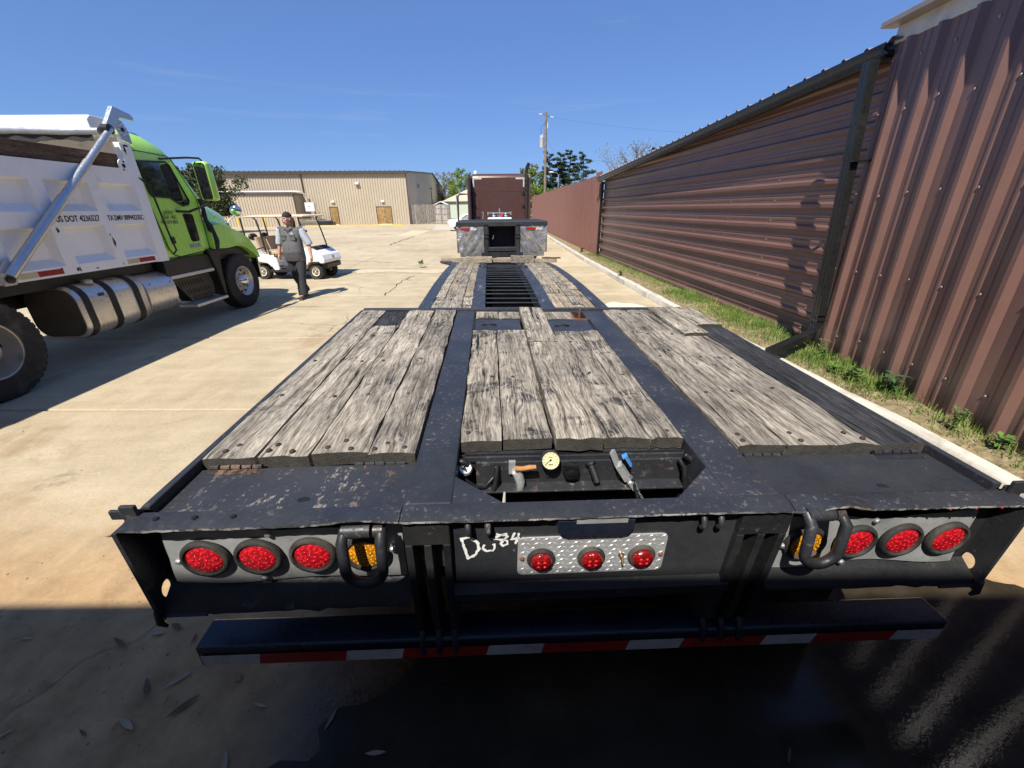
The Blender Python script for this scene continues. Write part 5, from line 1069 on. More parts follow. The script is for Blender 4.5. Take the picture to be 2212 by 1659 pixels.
for s in (-1, 1):
    MB().loft([[(s * 1.10, -.38, 1.2), (s * 1.20, -.40, 1.2), (s * 1.20, .10, 1.2), (s * 1.10, .10, 1.2)], [(s * 1.08, -.30, 2.9), (s * 1.19, -.32, 2.9), (s * 1.19, .10, 2.95), (s * 1.08, .10, 2.95)], [(s * 1.06, -.2, 3.03), (s * 1.16, -.22, 3.03), (s * 1.16, .10, 3.06), (s * 1.06, .10, 3.06)]]).build('side_fairing', BR, tt, 0, .01)
    MB().box(s * 1.09 - .02, s * 1.09 + .02, -.385, .03, 1.2, 3.0).build('fairing_liner', M['blackplastic'], tt)
    zt = 2.93; x0 = s * .99
    MB().add([(x0, .04, zt), (x0 - s * .34, .04, zt), (x0 - s * .34, .04, zt - .06), (x0 - s * .055, .04, zt - .06), (x0 - s * .055, .04, zt - .32), (x0, .04, zt - .32)] + [(x0, .0445, zt), (x0 - s * .34, .0445, zt), (x0 - s * .34, .0445, zt - .06), (x0 - s * .055, .0445, zt - .06), (x0 - s * .055, .0445, zt - .32), (x0, .0445, zt - .32)], [tuple(range(6)), tuple(range(6, 12))] + [(i, (i + 1) % 6, 6 + (i + 1) % 6, 6 + i) for i in range(6)]).build('reflective_corner', M['whitetape'], tt)
    for z in (1.98, 2.43): MB().prism([(0, 0), (s * -.22, 0), (s * -.22, -.03), (s * -.06, -.06), (0, -.18)], lambda x, z_, y, z0=z, s=s: (s * 1.10 + x, y, z0 + z_), -.02, .0).build('fairing_bracket', M['blackplastic'], tt)
MB().tube([(1.06, -.12, 1.1), (1.06, -.12, 3.05), (1.05, -.12, 3.15), (1.08, -.16, 3.26), (1.13, -.24, 3.36)], [.065, .065, .065, .066, .068], 14, False).build('exhaust_stack', pm('burnt_steel', (.07, .055, .05), .45, .6, .3, 6), tt, 60)
MB().tube([(1.132, -.243, 3.363), (1.128, -.238, 3.357)], .06, 14).build('exhaust_mouth', pm('deep_hole', (.002, .002, .002), .9), tt)
for z in (2.65, 2.8, 2.5): MB().box(.96, 1.14, -.2, -.17, z, z + .02).build('stack_clamp', M['steeldark'], tt)
MB().box(-.95, -.82, .5, .7, 3.06, 3.10).ball((-.885, .6, 3.14), (.07, .07, .07), 10, 6).build('roof_beacon', M['white'], tt, 40)
MB().box(1.2, 1.28, .6, .75, 1.6, 2.2).build('side_mirror', M['blackplastic'], tt, 0, .02)
# cab ahead of the sleeper and its open driver's door
MB().loft([tring(1.0, 2.2, 4.2, 1.03, .1), tring(2.2, 2.2, 4.2, 1.03, .1), tring(2.75, 2.2, 3.5, .95, .15)]).build('cab', BR, tt, 50)
dr = MB()
dr.tube([(-1.12, .55, 1.42), (-1.62, .28, 1.42), (-1.60, .30, 2.30), (-1.54, .33, 2.38), (-1.14, .55, 2.38), (-1.12, .55, 1.42)], .035, 8)
dro = dr.build('open_door', BR, tt, 60)
MB().add([(-1.14, .52, 1.48), (-1.57, .29, 1.48), (-1.56, .29, 2.34), (-1.14, .52, 2.34)], [(0, 1, 2, 3)]).build('door_glass', GLASS, dro)
MB().tube([(-1.64, .24, 1.4), (-1.65, .24, 2.35)], .02, 8).build('door_edge_rail', M['galv'], dro, 60)
MB().box(-.5, -.38, -4.0, 4.2, .62, .9).box(.38, .5, -4.0, 4.2, .62, .9).build('frame_rails', M['steeldark'], tt)
w1 = wheel(tt, 'wheel', .51, .30, .29, .19, (-1.2, -.9, .52), -1, M['rubber'], rimS, 0, 0, True)
for loc, r_z in (((-1.2, -2.2, .52), 0), ((1.2, -.9, .52), pi), ((1.2, -2.2, .52), pi), ((-1.2, 3.6, .52), 0), ((1.2, 3.6, .52), pi)):
    c = tree_copy(w1, tt); c.location = loc; c.rotation_euler = (0, 0, r_z)
# air lines rack behind the sleeper
rk = MB().bar((-.46, -.35, 1.70), (.46, -.35, 1.70), .05, .04).bar((0, -.35, 1.5), (0, -.35, 1.86), .04, .03).tube([(-.44, -.35, 1.74), (-.44, -.35, 1.62)], .03, 8).tube([(.44, -.35, 1.74), (.44, -.35, 1.62)], .03, 8).build('hose_rack', M['galv'], tt, 40)
MB().lathe([(.07, 0), (.06, .03), (.02, .05)], (-.22, -.36, 1.62), (0, -1, 0), 14).build('work_lamp', M['chrome'], tt, 40); MB().lathe([(.07, 0), (.06, .03), (.02, .05)], (.24, -.36, 1.62), (0, -1, 0), 14).build('work_lamp', M['chrome'], tt, 40)
MB().tube([(-.08, -.4, 1.62), (-.02, -.44, 1.54), (.04, -.45, 1.46), (.08, -.44, 1.40)], .028, 8).build('blue_air_hose', pm('blue_hose', (.03, .12, .30), .4, 0, .1), tt, 60)
MB().tube([(.10, -.4, 1.62), (.04, -.46, 1.55), (-.03, -.47, 1.46), (-.08, -.46, 1.40)], .028, 8).ball((.1, -.4, 1.64), .05, 8, 6).build('red_air_hose', pm('red_hose', (.50, .03, .03), .4, 0, .1), tt, 60)
MB().box(-.46, .46, -.62, -.42, 1.40, 1.54).build('white_tank', M['white'], tt, 0, .04)
MB().bar((-.66, -.3, 1.35), (-.62, -.3, 1.72), .03, .03).bar((-.68, -.3, 1.72), (-.60, -.3, 1.73), .05, .03).build('hose_hook', M['galv'], tt); MB().box(-.88, -.78, -.02, .045, 1.45, 1.58).build('socket_box', M['blackplastic'], tt)

# ================================================================== GOOSENECK on the tractor
gn = empty('gooseneck', (-.235, 11.95, 0), ry); tag(gn, 'black gooseneck with mirror-polished tail panels and tape, coupled behind tractor', 'gooseneck')
MB().box(-1.275, 1.275, 0, 2.8, 1.395, 1.52).build('deck_beam', M['steelclean'], gn, 0, .01)
for s in (-1, 1):
    MB().bar((s * 1.27, -.02, 1.48), (s * 1.16, -.03, 1.38), .02, .05).build('corner_strap', M['steelclean'], gn)
    a, b = (s * .50, s * 1.275)
    def mp_(u, v, s=s):
        x = s * (.515 + .755 * u - .03 * (1 - v) * u); z = .70 + .69 * v; n = .010 * sin(7 * u + 3 * v + s) * sin(9 * v + 2 * u) + .006 * sin(19 * u + 11 * v) + (.006 * sin(70 * v) * (u > .78) * (v > .55))
        return (x, -.012 + n, z)
    mo_ = MB().grid(36, 36, mp_).build('mirror_panel', MIRROR, gn, 180)
    MB().box(min(a, b), max(a, b), .02, .03, .70, 1.39).build('panel_backing', M['steelclean'], mo_)
    MB().box(*sorted((s * .6, s * 1.2)), -.01, .01, .585, .695).build('trim_panel', MIRROR, gn)
    x0 = -1.16 if s < 0 else .68
    for q, (w_, mt_) in enumerate(((.27, M['redtape']), (.18, M['whitetape']))): MB().box(x0 + (.27 if q else 0), x0 + (.27 if q else 0) + w_, -.032, -.028, 1.30, 1.355).build('reflective_tape', mt_, gn)
    MB().box(*sorted((s * .39, s * .50)), -.03, .12, .60, 1.43).build('upright_post', M['steelclean'], gn, 0, .008)
    MB().box(*sorted((s * .38, s * .51)), -.06, -.03, 1.19, 1.22).box(*sorted((s * .38, s * .51)), -.06, -.03, 1.10, 1.13).box(*sorted((s * .43, s * .46)), -.055, -.03, 1.13, 1.19).box(*sorted((s * .39, s * .50)), -.05, .1, 1.43, 1.46).build('latch_bracket', M['steel'], gn)
MB().box(-.39, .39, .5, .52, .70, 1.395).box(-.39, -.37, 0, .5, .85, 1.395).box(.37, .39, 0, .5, .85, 1.395).build('pocket_walls', M['steeldark'], gn)
MB().box(-.47, .47, -.02, .1, .735, .845).build('cross_beam', M['steelclean'], gn, 0, .008); MB().box(-.45, .46, .0, .6, .56, .73).build('coupling_block', M['steeldark'], gn, 0, .01)
MB().tube([(-.27, .05, 1.06), (-.25, .05, 1.1), (-.24, .05, 1.16)], .012, 6).build('hose_stub', M['galv'], gn, 60)
MB().box(-.42, .42, .6, 2.8, .9, 1.39).build('neck_body', M['steeldark'], gn)

timber('long_timber', -1.58, 1.50, 9.86, 9.96, zc(9.92) + .008, zc(9.92) + .105, M['woodtan'], 'long tan timber lying across the front end of the trailer deck', 1)
timber('timber_block', -.93, -.24, 9.68, 9.83, zc(9.78) + .008, zc(9.8) + .155, M['woodtan'], 'tan square timber block at left on the trailer deck front', 2)
timber('timber_block', .255, .86, 9.66, 9.82, zc(9.76) + .008, zc(9.75) + .18, M['wood'], 'grey square timber block at right on the trailer deck front', 3)
timber('timber_offcut', 1.10, 1.60, 9.87, 9.95, zc(9.92) + .108, zc(9.92) + .14, M['woodbrown'], 'dark split timber offcut lying on the right end of the long timber', 4)
# ================================================================== TAN WAREHOUSE
TAN = pm('tan_wall_metal', (.47, .395, .29), .5, 0, .07, .6, 0, 10)
BRN = pm('dark_bronze_trim', (.075, .055, .042), .5, .1, .15, 4)
wh = empty('warehouse', (-13.55, 58.4, 0), radians(4.5)); tag(wh, 'large tan ribbed metal warehouse with wooden doors behind the yard', 'building')
def rib_wall(x0, x1, z0, z1, y, out, name, mat, parent, pitch=.33):
    return vsheet((x0, y), (x1, y), z0, z1, profile(x1 - x0, pitch, .07, .10, .06, 0, .1), out, name, mat, parent)
rib_wall(-52, 0, 0, 6.32, 0, (0, -1), 'ribbed_wall', TAN, wh)
MB().box(-52, -.02, .02, .3, 0, 6.3).build('wall_core', pm('tan_core', (.3, .25, .18), .8), wh)
# gable end (shaded side)
GD = 70.; n = 210; v = []; 
for i in range(n + 1):
    y = GD * i / n; zt = 6.45 + (2.2 * (y / 35) if y < 35 else 2.2 * (GD - y) / 35); h = .035 if i % 2 else 0
    v += [(h, y, 0), (h, y, zt)]
MB().add(v, [(2 * i, 2 * i + 2, 2 * i + 3, 2 * i + 1) for i in range(n)]).build('gable_wall', TAN, wh, recalc=False)
MB().add([(.35, -.35, 6.42), (.35, 35, 8.75), (.35, GD, 6.5), (-52, -.35, 6.42), (-52, 35, 8.75), (-52, GD, 6.5), (.35, -.35, 6.30), (.35, 35, 8.6), (.35, GD, 6.35), (-52, -.35, 6.30), (-52, 35, 8.6), (-52, GD, 6.35)], [(0, 1, 4, 3), (1, 2, 5, 4), (6, 9, 10, 7), (7, 10, 11, 8), (0, 6, 7, 1), (1, 7, 8, 2), (0, 3, 9, 6)]).build('roof', BRN, wh)
MB().box(-52, .3, -.34, -.12, 6.10, 6.40).build('gutter', BRN, wh)
rfb = MB()
for x in np.arange(-51, 0, .62): rfb.box(x, x + .09, -.33, .4, 6.42, 6.48)
rfb.build('roof_seams', BRN, wh)['kind'] = 'stuff'
MB().box(-.05, .06, -.10, .06, 0, 6.3).build('corner_trim', BRN, wh)
DOOR = m_wood('door_wood', (.26, .15, .05), (.40, .25, .09), (.48, .31, .13), 0., .5, 0.)
def door_(x0, x1, name, leaves=1):
    f = MB().box(x0 - .07, x0, -.09, .0, 0, 2.26).box(x1, x1 + .07, -.09, .0, 0, 2.26).box(x0 - .07, x1 + .07, -.09, .0, 2.18, 2.26).build('door_frame', BRN, wh)
    for q in range(leaves):
        a = x0 + (x1 - x0) * q / leaves; b = x0 + (x1 - x0) * (q + 1) / leaves; d = MB().box(a + .01, b - .01, -.07, -.02, .10, 2.18).build('door', DOOR, wh)
        MB().box(b - .12, b - .06, -.12, -.07, 1.0, 1.08).build('handle', M['steeldark'], d)
    MB().box(x0, x1, -.11, .0, 0, .10).build('threshold', M['white'], wh)
door_(-10.3, -9.35, 'd'); door_(-4.25, -2.4, 'd', 2); door_(-3.9 - 11.9, -3.9 - 11., 'd') if False else None
def wlight(x, z, small=False):
    if small: MB().box(x - .2, x + .2, -.22, -.04, z - .1, z + .12).build('door_lamp', M['white'], wh, 0, .04)
    else:
        l = MB().box(x - .26, x + .26, -.36, -.04, z - .14, z + .12).build('wall_lamp', M['galv'], wh, 0, .03); MB().box(x - .22, x + .22, -.37, -.36, z - .1, z + .02).build('lamp_lens', M['white'], l)
wlight(-6.3, 5.0); wlight(-9.75, 2.86, True); wlight(-3.35, 2.86, True); 
for y, z, w_ in ((11, 5.2, .5), (30, 5.6, .5)): 
    l = MB().box(.04, .5, y - .5, y + .5, z - .2, z + .2).build('wall_lamp', M['galv'], wh)
MB().box(.04, .14, 31, 31.3, 0, 5.2).build('conduit', BRN, wh)
MB().tube([(-13.2, -.16, 6.2), (-13.2, -.16, 3.95)], .075, 8).build('downspout', BRN, wh, 60)
# lean-to projecting from the left part
LE = 2.6
rib_wall(-52, -13.6, 0, 3.72, -LE, (0, -1), 'ribbed_wall', TAN, wh)
v = []; n = 8
MB().box(-52, -13.64, -LE + .02, -.05, 0, 3.70).build('lean_to_core', TAN, wh)
MB().box(-52, -13.4, -LE - .18, 0, 3.70, 3.86).build('lean_to_roof', BRN, wh)
for q in range(8): MB().box(-13.635, -13.59, -LE + .15 + q * .33, -LE + .25 + q * .33, 0, 3.7).build('side_rib', TAN, wh)
MB().box(-13.66, -13.52, -LE - .08, -LE + .06, 0, 3.75).build('corner_trim', BRN, wh)
MB().tube([(-52, -LE + .1, 4.02), (-13.3, -LE + .5, 4.02), (-12.9, -LE + .8, 3.95), (-12.86, -.3, 3.6)], .11, 8).build('white_pipe', M['white'], wh, 60)
MB().box(-23.7, -23.2, -LE - .3, -LE - .04, 3.18, 3.42).build('wall_lamp', M['galv'], wh)
sg = MB().box(-21.35, -20.75, -LE - .07, -LE - .045, 1.92, 2.3).build('red_sign', pm('sign_red', (.55, .03, .04), .5), wh)
text('FDC', .24, M['white'], 'sign_lettering', sg, basis((-21.28, -LE - .075, 2.02), (1, 0, 0), (0, 0, 1)), .002, 'LEFT', 1.)
for q in range(4): MB().box(-27.6 + q * .35, -27.35 + q * .35, -LE - .35, -LE - .05, 1.9, 2.6).build('meter_box', M['galv'], wh, 0, .03)
MB().box(-25.6, -25.0, -LE - .35, -LE - .05, 1.1, 1.6).build('meter_box', M['white'], wh, 0, .03)
rf2 = lambda x, y: (wh.matrix_world @ Vector((x, y, 0)))
bpy.context.view_layer.update()
def onwh(o): o.parent = None; o.matrix_world = wh.matrix_world @ o.matrix_local; return o
def wthing(name, x, y): return empty(name, tuple(rf2(x, y)), radians(4.5))
YL = pm('yellow_paint', (.72, .50, .035), .6, 0, .12, 3, 0, 20, (.4, .33, .18), .25)
for i, (x, y) in enumerate(((-20.1, -4.1), (-17.0, -4.0), (-14.4, -4.0))):
    b = MB().lathe([(.10, 0), (.10, 1.0), (.07, 1.07), (.001, 1.09)], (0, 0, 0), (0, 0, 1), 12).build('bollard', YL, None, 50); b.location = rf2(x, y)
    tag(b, ('yellow bollard left of the man, farthest from the electrical cabinet', 'yellow bollard in the middle of the three, just left of the man', 'yellow bollard behind the man, nearest the electrical cabinet')[i], 'bollard', 'yellow bollards by the warehouse')
kb2 = MB()
yc = MB().box(-12.7, -.5, -3.2, -2.95, 0, .12).build('yellow_kerb', YL); yc.matrix_world = wh.matrix_world.copy(); tag(yc, 'low yellow painted kerb in front of the warehouse doors', 'kerb')
ec = wthing('electrical_cabinet', -12.1, -1.6); tag(ec, 'pale metal electrical cabinet on legs beside the warehouse', 'cabinet')
MB().box(-.62, .52, -.3, .3, 1.72, 2.78).build('cabinet_box', pm('pale_cabinet', (.66, .68, .64), .5, 0, .06), ec, 0, .02)
MB().box(-.58, .48, -.315, -.305, 1.76, 2.74).build('cabinet_door', pm('pale_cabinet', (.66, .68, .64), .5, 0, .06), ec); MB().box(-.2, .05, -.32, -.316, 2.3, 2.36).build('nameplate', M['black'], ec)
for x in (.35, .9): MB().box(x, x + .07, -.2, -.13, 0, 1.72).build('leg', pm('rust_leg', (.10, .05, .035), .8), ec)
MB().box(-.14, -.07, -.05, .05, .0, 1.72).build('leg', M['galv'], ec); MB().box(.35, 1.0, -.2, -.13, .95, 1.02).build('brace', pm('rust_leg', (.10, .05, .035), .8), ec)
for i, (x, w_) in enumerate(((-13.0, 1.25), (-11.7, 1.9), (-9.75 - .35, .6))):
    a = wthing('condenser_unit', x, -2.0); h = .62 if i < 2 else .45
    b = MB().box(0, w_, 0, .8, .06, h + .04).build('casing', pm('grey_casing', (.07, .075, .08), .5, .2, .2, 5), a, 0, .02)
    MB().box(.02, w_ - .02, .05, .75, h + .04, h + .06).build('top_panel', M['galv'], a)
    for q in range(5): MB().box(.05, w_ - .05, -.015, -.004, .14 + q * .085, .19 + q * .085).build('louver', M['blackplastic'], b)
    tag(a, ('dark air conditioning unit at the left end by the lean-to', 'wide dark air conditioning unit under the electrical cabinet', 'small dark unit nearest the single wooden door')[i], 'air conditioner', 'air conditioning units')
# wooden fence
wf = wthing('wooden_fence', 0, 0); wf.location = (-13.45, 58.75, 0); wf.rotation_euler = (0, 0, radians(1.5)); tag(wf, 'grey weathered picket fence between the warehouse and the semi tractor', 'fence')
FWm = m_wood('grey_picket', (.10, .09, .08), (.26, .235, .21), (.42, .39, .35), 0., .5, 0.)
pk = None; rk2 = random.Random(9)
for i in range(30):
    if pk is None:
        pk = MB().box(0, .125, -.03, 0, 0, 2.42).build('picket', FWm, wf); o = pk
    else: o = pk.copy(); COL.objects.link(o); o.parent = wf
    o.location = (i * .172, -.02 - .05 * (i % 2), rk2.uniform(-.02, .06)); o.rotation_euler = (0, rk2.gauss(0, .006), 0)
for z in (.35, 1.15, 1.85): MB().box(0, 5.15, .0, .05, z, z + .1).build('fence_rail', FWm, wf)
for i in range(3): MB().box(i * 1.7 + .6, i * 1.7 + .72, -.12, -.02, 0, 2.46).build('fence_post', FWm, wf)
for i in range(14):
    o = pk.copy(); COL.objects.link(o); o.parent = wf; o.location = (5.18 + .03 * i, -.05 - i * .16, 0); o.rotation_euler = (0, 0, radians(-75))
# pale barn beyond
bn = empty('pale_barn', (-4.9, 92, 0), radians(2)); tag(bn, 'pale green gabled barn far behind the wooden fence', 'building')
MB().box(-9, 9, 0, 14, 0, 3.4).build('wall', pm('pale_green_wall', (.55, .62, .50), .6, 0, .06), bn)
MB().add([(-9.4, -.4, 3.3), (0, -.4, 7.2), (9.4, -.4, 3.3), (-9.4, 14.4, 3.3), (0, 14.4, 7.2), (9.4, 14.4, 3.3)], [(0, 1, 2), (0, 3, 4, 1), (1, 4, 5, 2), (5, 4, 3), (0, 2, 5, 3)]).build('roof', pm('cream_roof', (.72, .68, .52), .55, 0, .06), bn)
for x in (-3, 1.0, 4): MB().box(x, x + .35, -.5, -.41, 4.0, 5.4).build('vent_slot', M['blackplastic'], bn)
sh = empty('garden_shed', (-10.5, 66, 0)); tag(sh, 'small white gable shed roof peeping over the wooden fence', 'shed'); MB().box(-.9, .9, 0, 2, 0, 2.5).build('wall', M['white'], sh); MB().prism([(-1.1, 2.45), (0, 2.95), (1.1, 2.45), (1.1, 2.35), (0, 2.85), (-1.1, 2.35)], lambda x, z, y: (x, y, z), -.15, 2.1).build('roof', M['white'], sh)
# parked white car seen through the tractor's open door
cr_ = empty('parked_car', (-3.55, 40, 0), radians(12)); tag(cr_, 'white parked car glimpsed through the tractor door glass', 'car')
prof = [(-2.2, .35), (-2.25, .75), (-2.1, .95), (-1.3, 1.02), (-.7, 1.42), (.7, 1.45), (1.5, 1.05), (2.1, .95), (2.25, .7), (2.2, .35)]
MB().prism(prof, lambda x, z, y: (x, y, z), -.85, .85).build('body', M['white'], cr_, 0, .06, 3)
MB().prism([(-1.1, 1.03), (-.62, 1.36), (.62, 1.39), (1.25, 1.06)], lambda x, z, y: (x, y, z), -.87, .87).build('windows', GL, cr_)
for x in (-1.35, 1.4):
    for s in (-1, 1): MB().lathe([(.20, 0), (.33, 0), (.33, .2), (.20, .2)], (x, s * .86, .33), (0, -s, 0), 18).build('wheel', M['rubber'], cr_, 40)
# ================================================================== POLES
up = empty('utility_pole', (4.42, 55, 0)); tag(up, 'tall wooden utility pole with grey transformer beyond the metal fence', 'pole')
PW = m_wood('pole_wood', (.11, .09, .065), (.25, .21, .155), (.36, .31, .235), 0., .3, 0.)
pj = MB().tube([(0, 0, 0), (-.1, 0, 6), (-.13, 0, 12.05)], [.19, .165, .14], 12).build('pole_shaft', PW, up, 60)
TRm = pm('transformer_grey', (.62, .64, .65), .4, .1, .06)
MB().lathe([(.24, 0), (.26, .04), (.26, 1.02), (.28, 1.05), (.28, 1.1), (.1, 1.14)], (-.58, 0, 8.45), (0, 0, 1), 18).build('transformer', TRm, up, 40)
MB().tube([(-.68, 0, 9.55), (-.68, 0, 9.75)], .07, 8).tube([(-.52, 0, 9.55), (-.52, 0, 9.85)], .06, 8).build('bushings', TRm, up, 60); MB().box(-.34, -.1, -.04, .04, 9.2, 9.3).box(-.34, -.1, -.04, .04, 8.7, 8.8).build('mount_bracket', M['galv'], up)
MB().tube([(-.62, 0, 9.85), (-.72, 0, 10.3), (-.45, 0, 10.8), (-.2, 0, 10.95)], .018, 6).build('jumper_wire', M['blackplastic'], up, 60)
for s, z in ((-1, 11.75), (1, 11.68)): MB().tube([(-.12, 0, z), (s * .5 - .1, 0, z + (.06 if s < 0 else -.1))], .03, 6).build('standoff_arm', M['steeldark'], up); MB().tube([(s * .45 - .1, 0, z + (.06 if s < 0 else -.1)), (s * .85 - .1, 0, z + (.10 if s < 0 else -.16))], .055, 8).build('insulator', TRm, up, 60)
MB().box(-.45, .45, -.03, .03, 7.55, 7.63).build('neutral_bracket', M['galv'], up); MB().box(.02, .1, -.2, -.12, 10.4, 11.0).build('cutout_fuse', TRm, up)
WR = pm('wire', (.05, .05, .055), .6)
def wire(a, b, sag, name, lab):
    p = [Vector(a).lerp(Vector(b), t / 24) - Vector((0, 0, sag * 4 * (t / 24) * (1 - t / 24))) for t in range(25)]; o = MB().tube(p, .007, 5).build(name, WR, None, 60); return tag(o, lab, 'wire', 'overhead wires')
wire((5.1, 55, 11.5), (40, 62, 10.6), .7, 'overhead_wire', 'thin overhead wire running right from the pole top'); wire((4.85, 55, 7.6), (39, 62, 7.3), .7, 'overhead_wire', 'lower overhead wire crossing in front of the pale tree')
wire((4.4, 55, 9.6), (7.6, 60, 5.0), .0, 'guy_wire', 'slanting guy wire running down to the right of the pole')
lp_ = empty('street_lamp', (8.7, 80, 0)); tag(lp_, 'grey cobra-head street lamp in front of the pines', 'lamp'); MB().tube([(0, 0, 0), (0, 0, 7.3)], .09, 8).build('lamp_post', M['galv'], lp_, 60); MB().tube([(0, 0, 7.2), (-.4, 0, 7.6), (-1.0, 0, 7.7)], .05, 6).build('lamp_arm', M['galv'], lp_, 60); MB().ball((-1.3, 0, 7.68), (.5, .2, .12), 10, 6).build('lamp_head', M['white'], lp_, 180)

# ================================================================== TREES
def leafmat(name, a, b, c):
    k = N(name); v = k.wpos(); k.set(col=k.ramp(k.noise(v, 1.1, 4, .6), [(.3, a), (.5, b), (.72, c)]), rough=.6, spec=.25); return k.m
LF = dict(pine=leafmat('pine_needles', (.018, .034, .012), (.034, .058, .02), (.06, .085, .03)), spring=leafmat('spring_leaves', (.10, .16, .03), (.16, .24, .045), (.24, .31, .08)), olive=leafmat('olive_leaves', (.10, .11, .035), (.18, .18, .07), (.27, .25, .12)), bud=leafmat('budding_leaves', (.16, .14, .08), (.25, .22, .13), (.34, .31, .19)), oak=leafmat('oak_leaves', (.03, .045, .018), (.06, .08, .03), (.10, .11, .05)))
BK = pm('bark', (.10, .08, .06), .95, 0, .3, 3, .5, 12)
def tree(x, y, H, Wc, kind, label, seed, base=.25, nl=5200, ls=.2, nb=26, up_=.6):
    r = random.Random(seed); root = empty('pine_tree' if kind == 'pine' else 'leafy_tree', (x, y, 0)); T = MB(); L = []
    T.tube([(0, 0, -.1), (r.gauss(0, .1), 0, H * .3), (r.gauss(0, .15), r.gauss(0, .1), H * .62), (r.gauss(0, .2), 0, H * .97)], [H * .020, H * .016, H * .010, H * .003], 8)
    clumps = []
    for i in range(nb):
        t = base + (1 - base) * ((i + r.random()) / nb); z = H * t; a = i * 2.4 + r.uniform(-.5, .5)
        if kind == 'pine':
            ln_ = Wc * (1.05 - t) ** .55 * r.uniform(.45, 1.1) + .3; rise = r.uniform(-.05, .35)
        else: ln_ = Wc * (sin(pi * min(1, (t - base) / (1 - base) * .82 + .16)) ** .7) * r.uniform(.6, 1.1); rise = up_ * r.uniform(.6, 1.4)
        z0 = z if kind == 'pine' else max(H * .18, z - ln_ * rise * .9)
        p0 = Vector((0, 0, z0)); p2 = Vector((ln_ * cos(a), ln_ * sin(a), min(H * 1.0, z0 + ln_ * rise))); p1 = p0.lerp(p2, .5) + Vector((0, 0, ln_ * .06))
        T.tube([p0, p1, p2], [H * .007, H * .004, H * .0015], 5)
        for q in range(3):
            b = a + r.uniform(-.9, .9); s_ = p0.lerp(p2, r.uniform(.35, .9)); e = s_ + Vector((cos(b), sin(b), rise + r.uniform(-.1, .5))) * ln_ * r.uniform(.2, .42); T.tube([s_, e], [H * .0028, H * .0008], 4); clumps.append((e, ln_ * .20 + .28))
        clumps.append((p2, ln_ * .22 + .3)); clumps.append((p0.lerp(p2, .7), ln_ * .18 + .28))
    T.build('trunk', BK, root, 60)
    rs_ = np.random.RandomState(seed); k_ = np.array([c[1] for c in clumps]); ctr = np.array([tuple(c[0]) for c in clumps]); w_ = k_ ** 2; idx = rs_.choice(len(clumps), nl, p=w_ / w_.sum())
    off = rs_.normal(size=(nl, 3)); off /= np.linalg.norm(off, axis=1)[:, None]; off *= (rs_.rand(nl) ** .45)[:, None] * k_[idx][:, None]; off[:, 2] *= .45 if kind == 'pine' else .75
    c = ctr[idx] + off; n1 = rs_.normal(size=(nl, 3)); n1[:, 2] *= .7; n1 /= np.linalg.norm(n1, axis=1)[:, None]; n2 = np.cross(n1, rs_.normal(size=(nl, 3))); n2 /= np.linalg.norm(n2, axis=1)[:, None]
    s_ = (ls * (.6 + .8 * rs_.rand(nl)))[:, None]; asp = .32 if kind == 'pine' else .55
    V = np.stack([c - n1 * s_ * .5, c + n2 * s_ * asp * .5, c + n1 * s_ * .5, c - n2 * s_ * asp * .5], 1).reshape(-1, 3)
    me = bpy.data.meshes.new('crown'); me.from_pydata(V.tolist(), [], np.arange(4 * nl).reshape(-1, 4).tolist()); me.materials.append(LF[kind]); place('crown', me, root)
    return tag(root, label, 'tree', 'trees behind the yard')
tree(9.2, 104, 13.4, 3.4, 'pine', 'dense dark pine tree immediately right of the utility pole', 1, .25, 7500, .42)
tree(11.6, 103, 13.2, 3.0, 'pine', 'tall pine tree left of centre in the pine group', 2, .3, 6500, .42)
tree(14.0, 106, 14.0, 2.7, 'pine', 'tallest pine tree in the middle of the group', 3, .45, 5200, .42)
tree(16.6, 102, 12.9, 3.3, 'pine', 'open pine tree with layered branches at the right of the pine group', 4, .40, 4300, .42)
tree(20.5, 112, 8.2, 2.6, 'pine', 'short dark tree top showing just above the far end of the metal fence', 5, .3, 2600, .42)
tree(4.2, 98, 10.0, 3.4, 'spring', 'yellow-green leafy tree between the tractor and the utility pole', 6, .15, 6500, .36)
tree(1.6, 100, 8.0, 3.0, 'olive', 'olive green bushy tree just right of the exhaust stack', 7, .12, 5500, .36)
tree(6.2, 108, 11.4, 3.2, 'olive', 'tall olive tree behind the utility pole', 15, .2, 5000, .36)
tree(13.0, 96, 6.2, 4.2, 'olive', 'low tawny tree in front of the pine trunks', 8, .12, 6000, .36)
tree(9.0, 97, 5.6, 3.6, 'spring', 'low green tree at the foot of the pines', 16, .12, 4500, .36)
tree(25.6, 92, 13.6, 6.0, 'bud', 'pale budding bare-branched tree above the brown roof line', 9, .18, 3600, .26, 60, 1.1)
tree(-11.0, 102, 10.2, 3.2, 'spring', 'bright green tree left of the semi tractor', 10, .2, 4300, .36, 26, 1.0)
tree(-15.6, 106, 9.8, 3.6, 'bud', 'greyish budding tree beside the warehouse corner', 11, .15, 3600, .34, 34, .9)
tree(-6.6, 104, 8.4, 3.0, 'spring', 'rounded green tree directly left of the sleeper cab', 12, .15, 5000, .36)
tree(-13.5, 112, 5.5, 5.0, 'bud', 'low brown brush below the budding tree by the warehouse', 13, .05, 5500, .4, 40)
tree(-27.6, 40, 5.6, 2.4, 'oak', 'dark oak tree behind the dump truck cab', 14, .1, 12000, .24, 40, .8)
tree(14.5, 32, 5.2, 3.6, 'oak', 'dark tree hidden behind the brown building, mirrored in the truck window', 18, .1, 9000, .24, 34, .8)
tree(11.6, 26.5, 4.6, 3.6, 'oak', 'dark bushy tree behind the brown building roof', 20, .1, 9000, .24, 36, .7)
tree(35, 52, 11.5, 6.5, 'oak', 'tall dark tree far behind the brown building', 21, .08, 16000, .4, 44, .7)
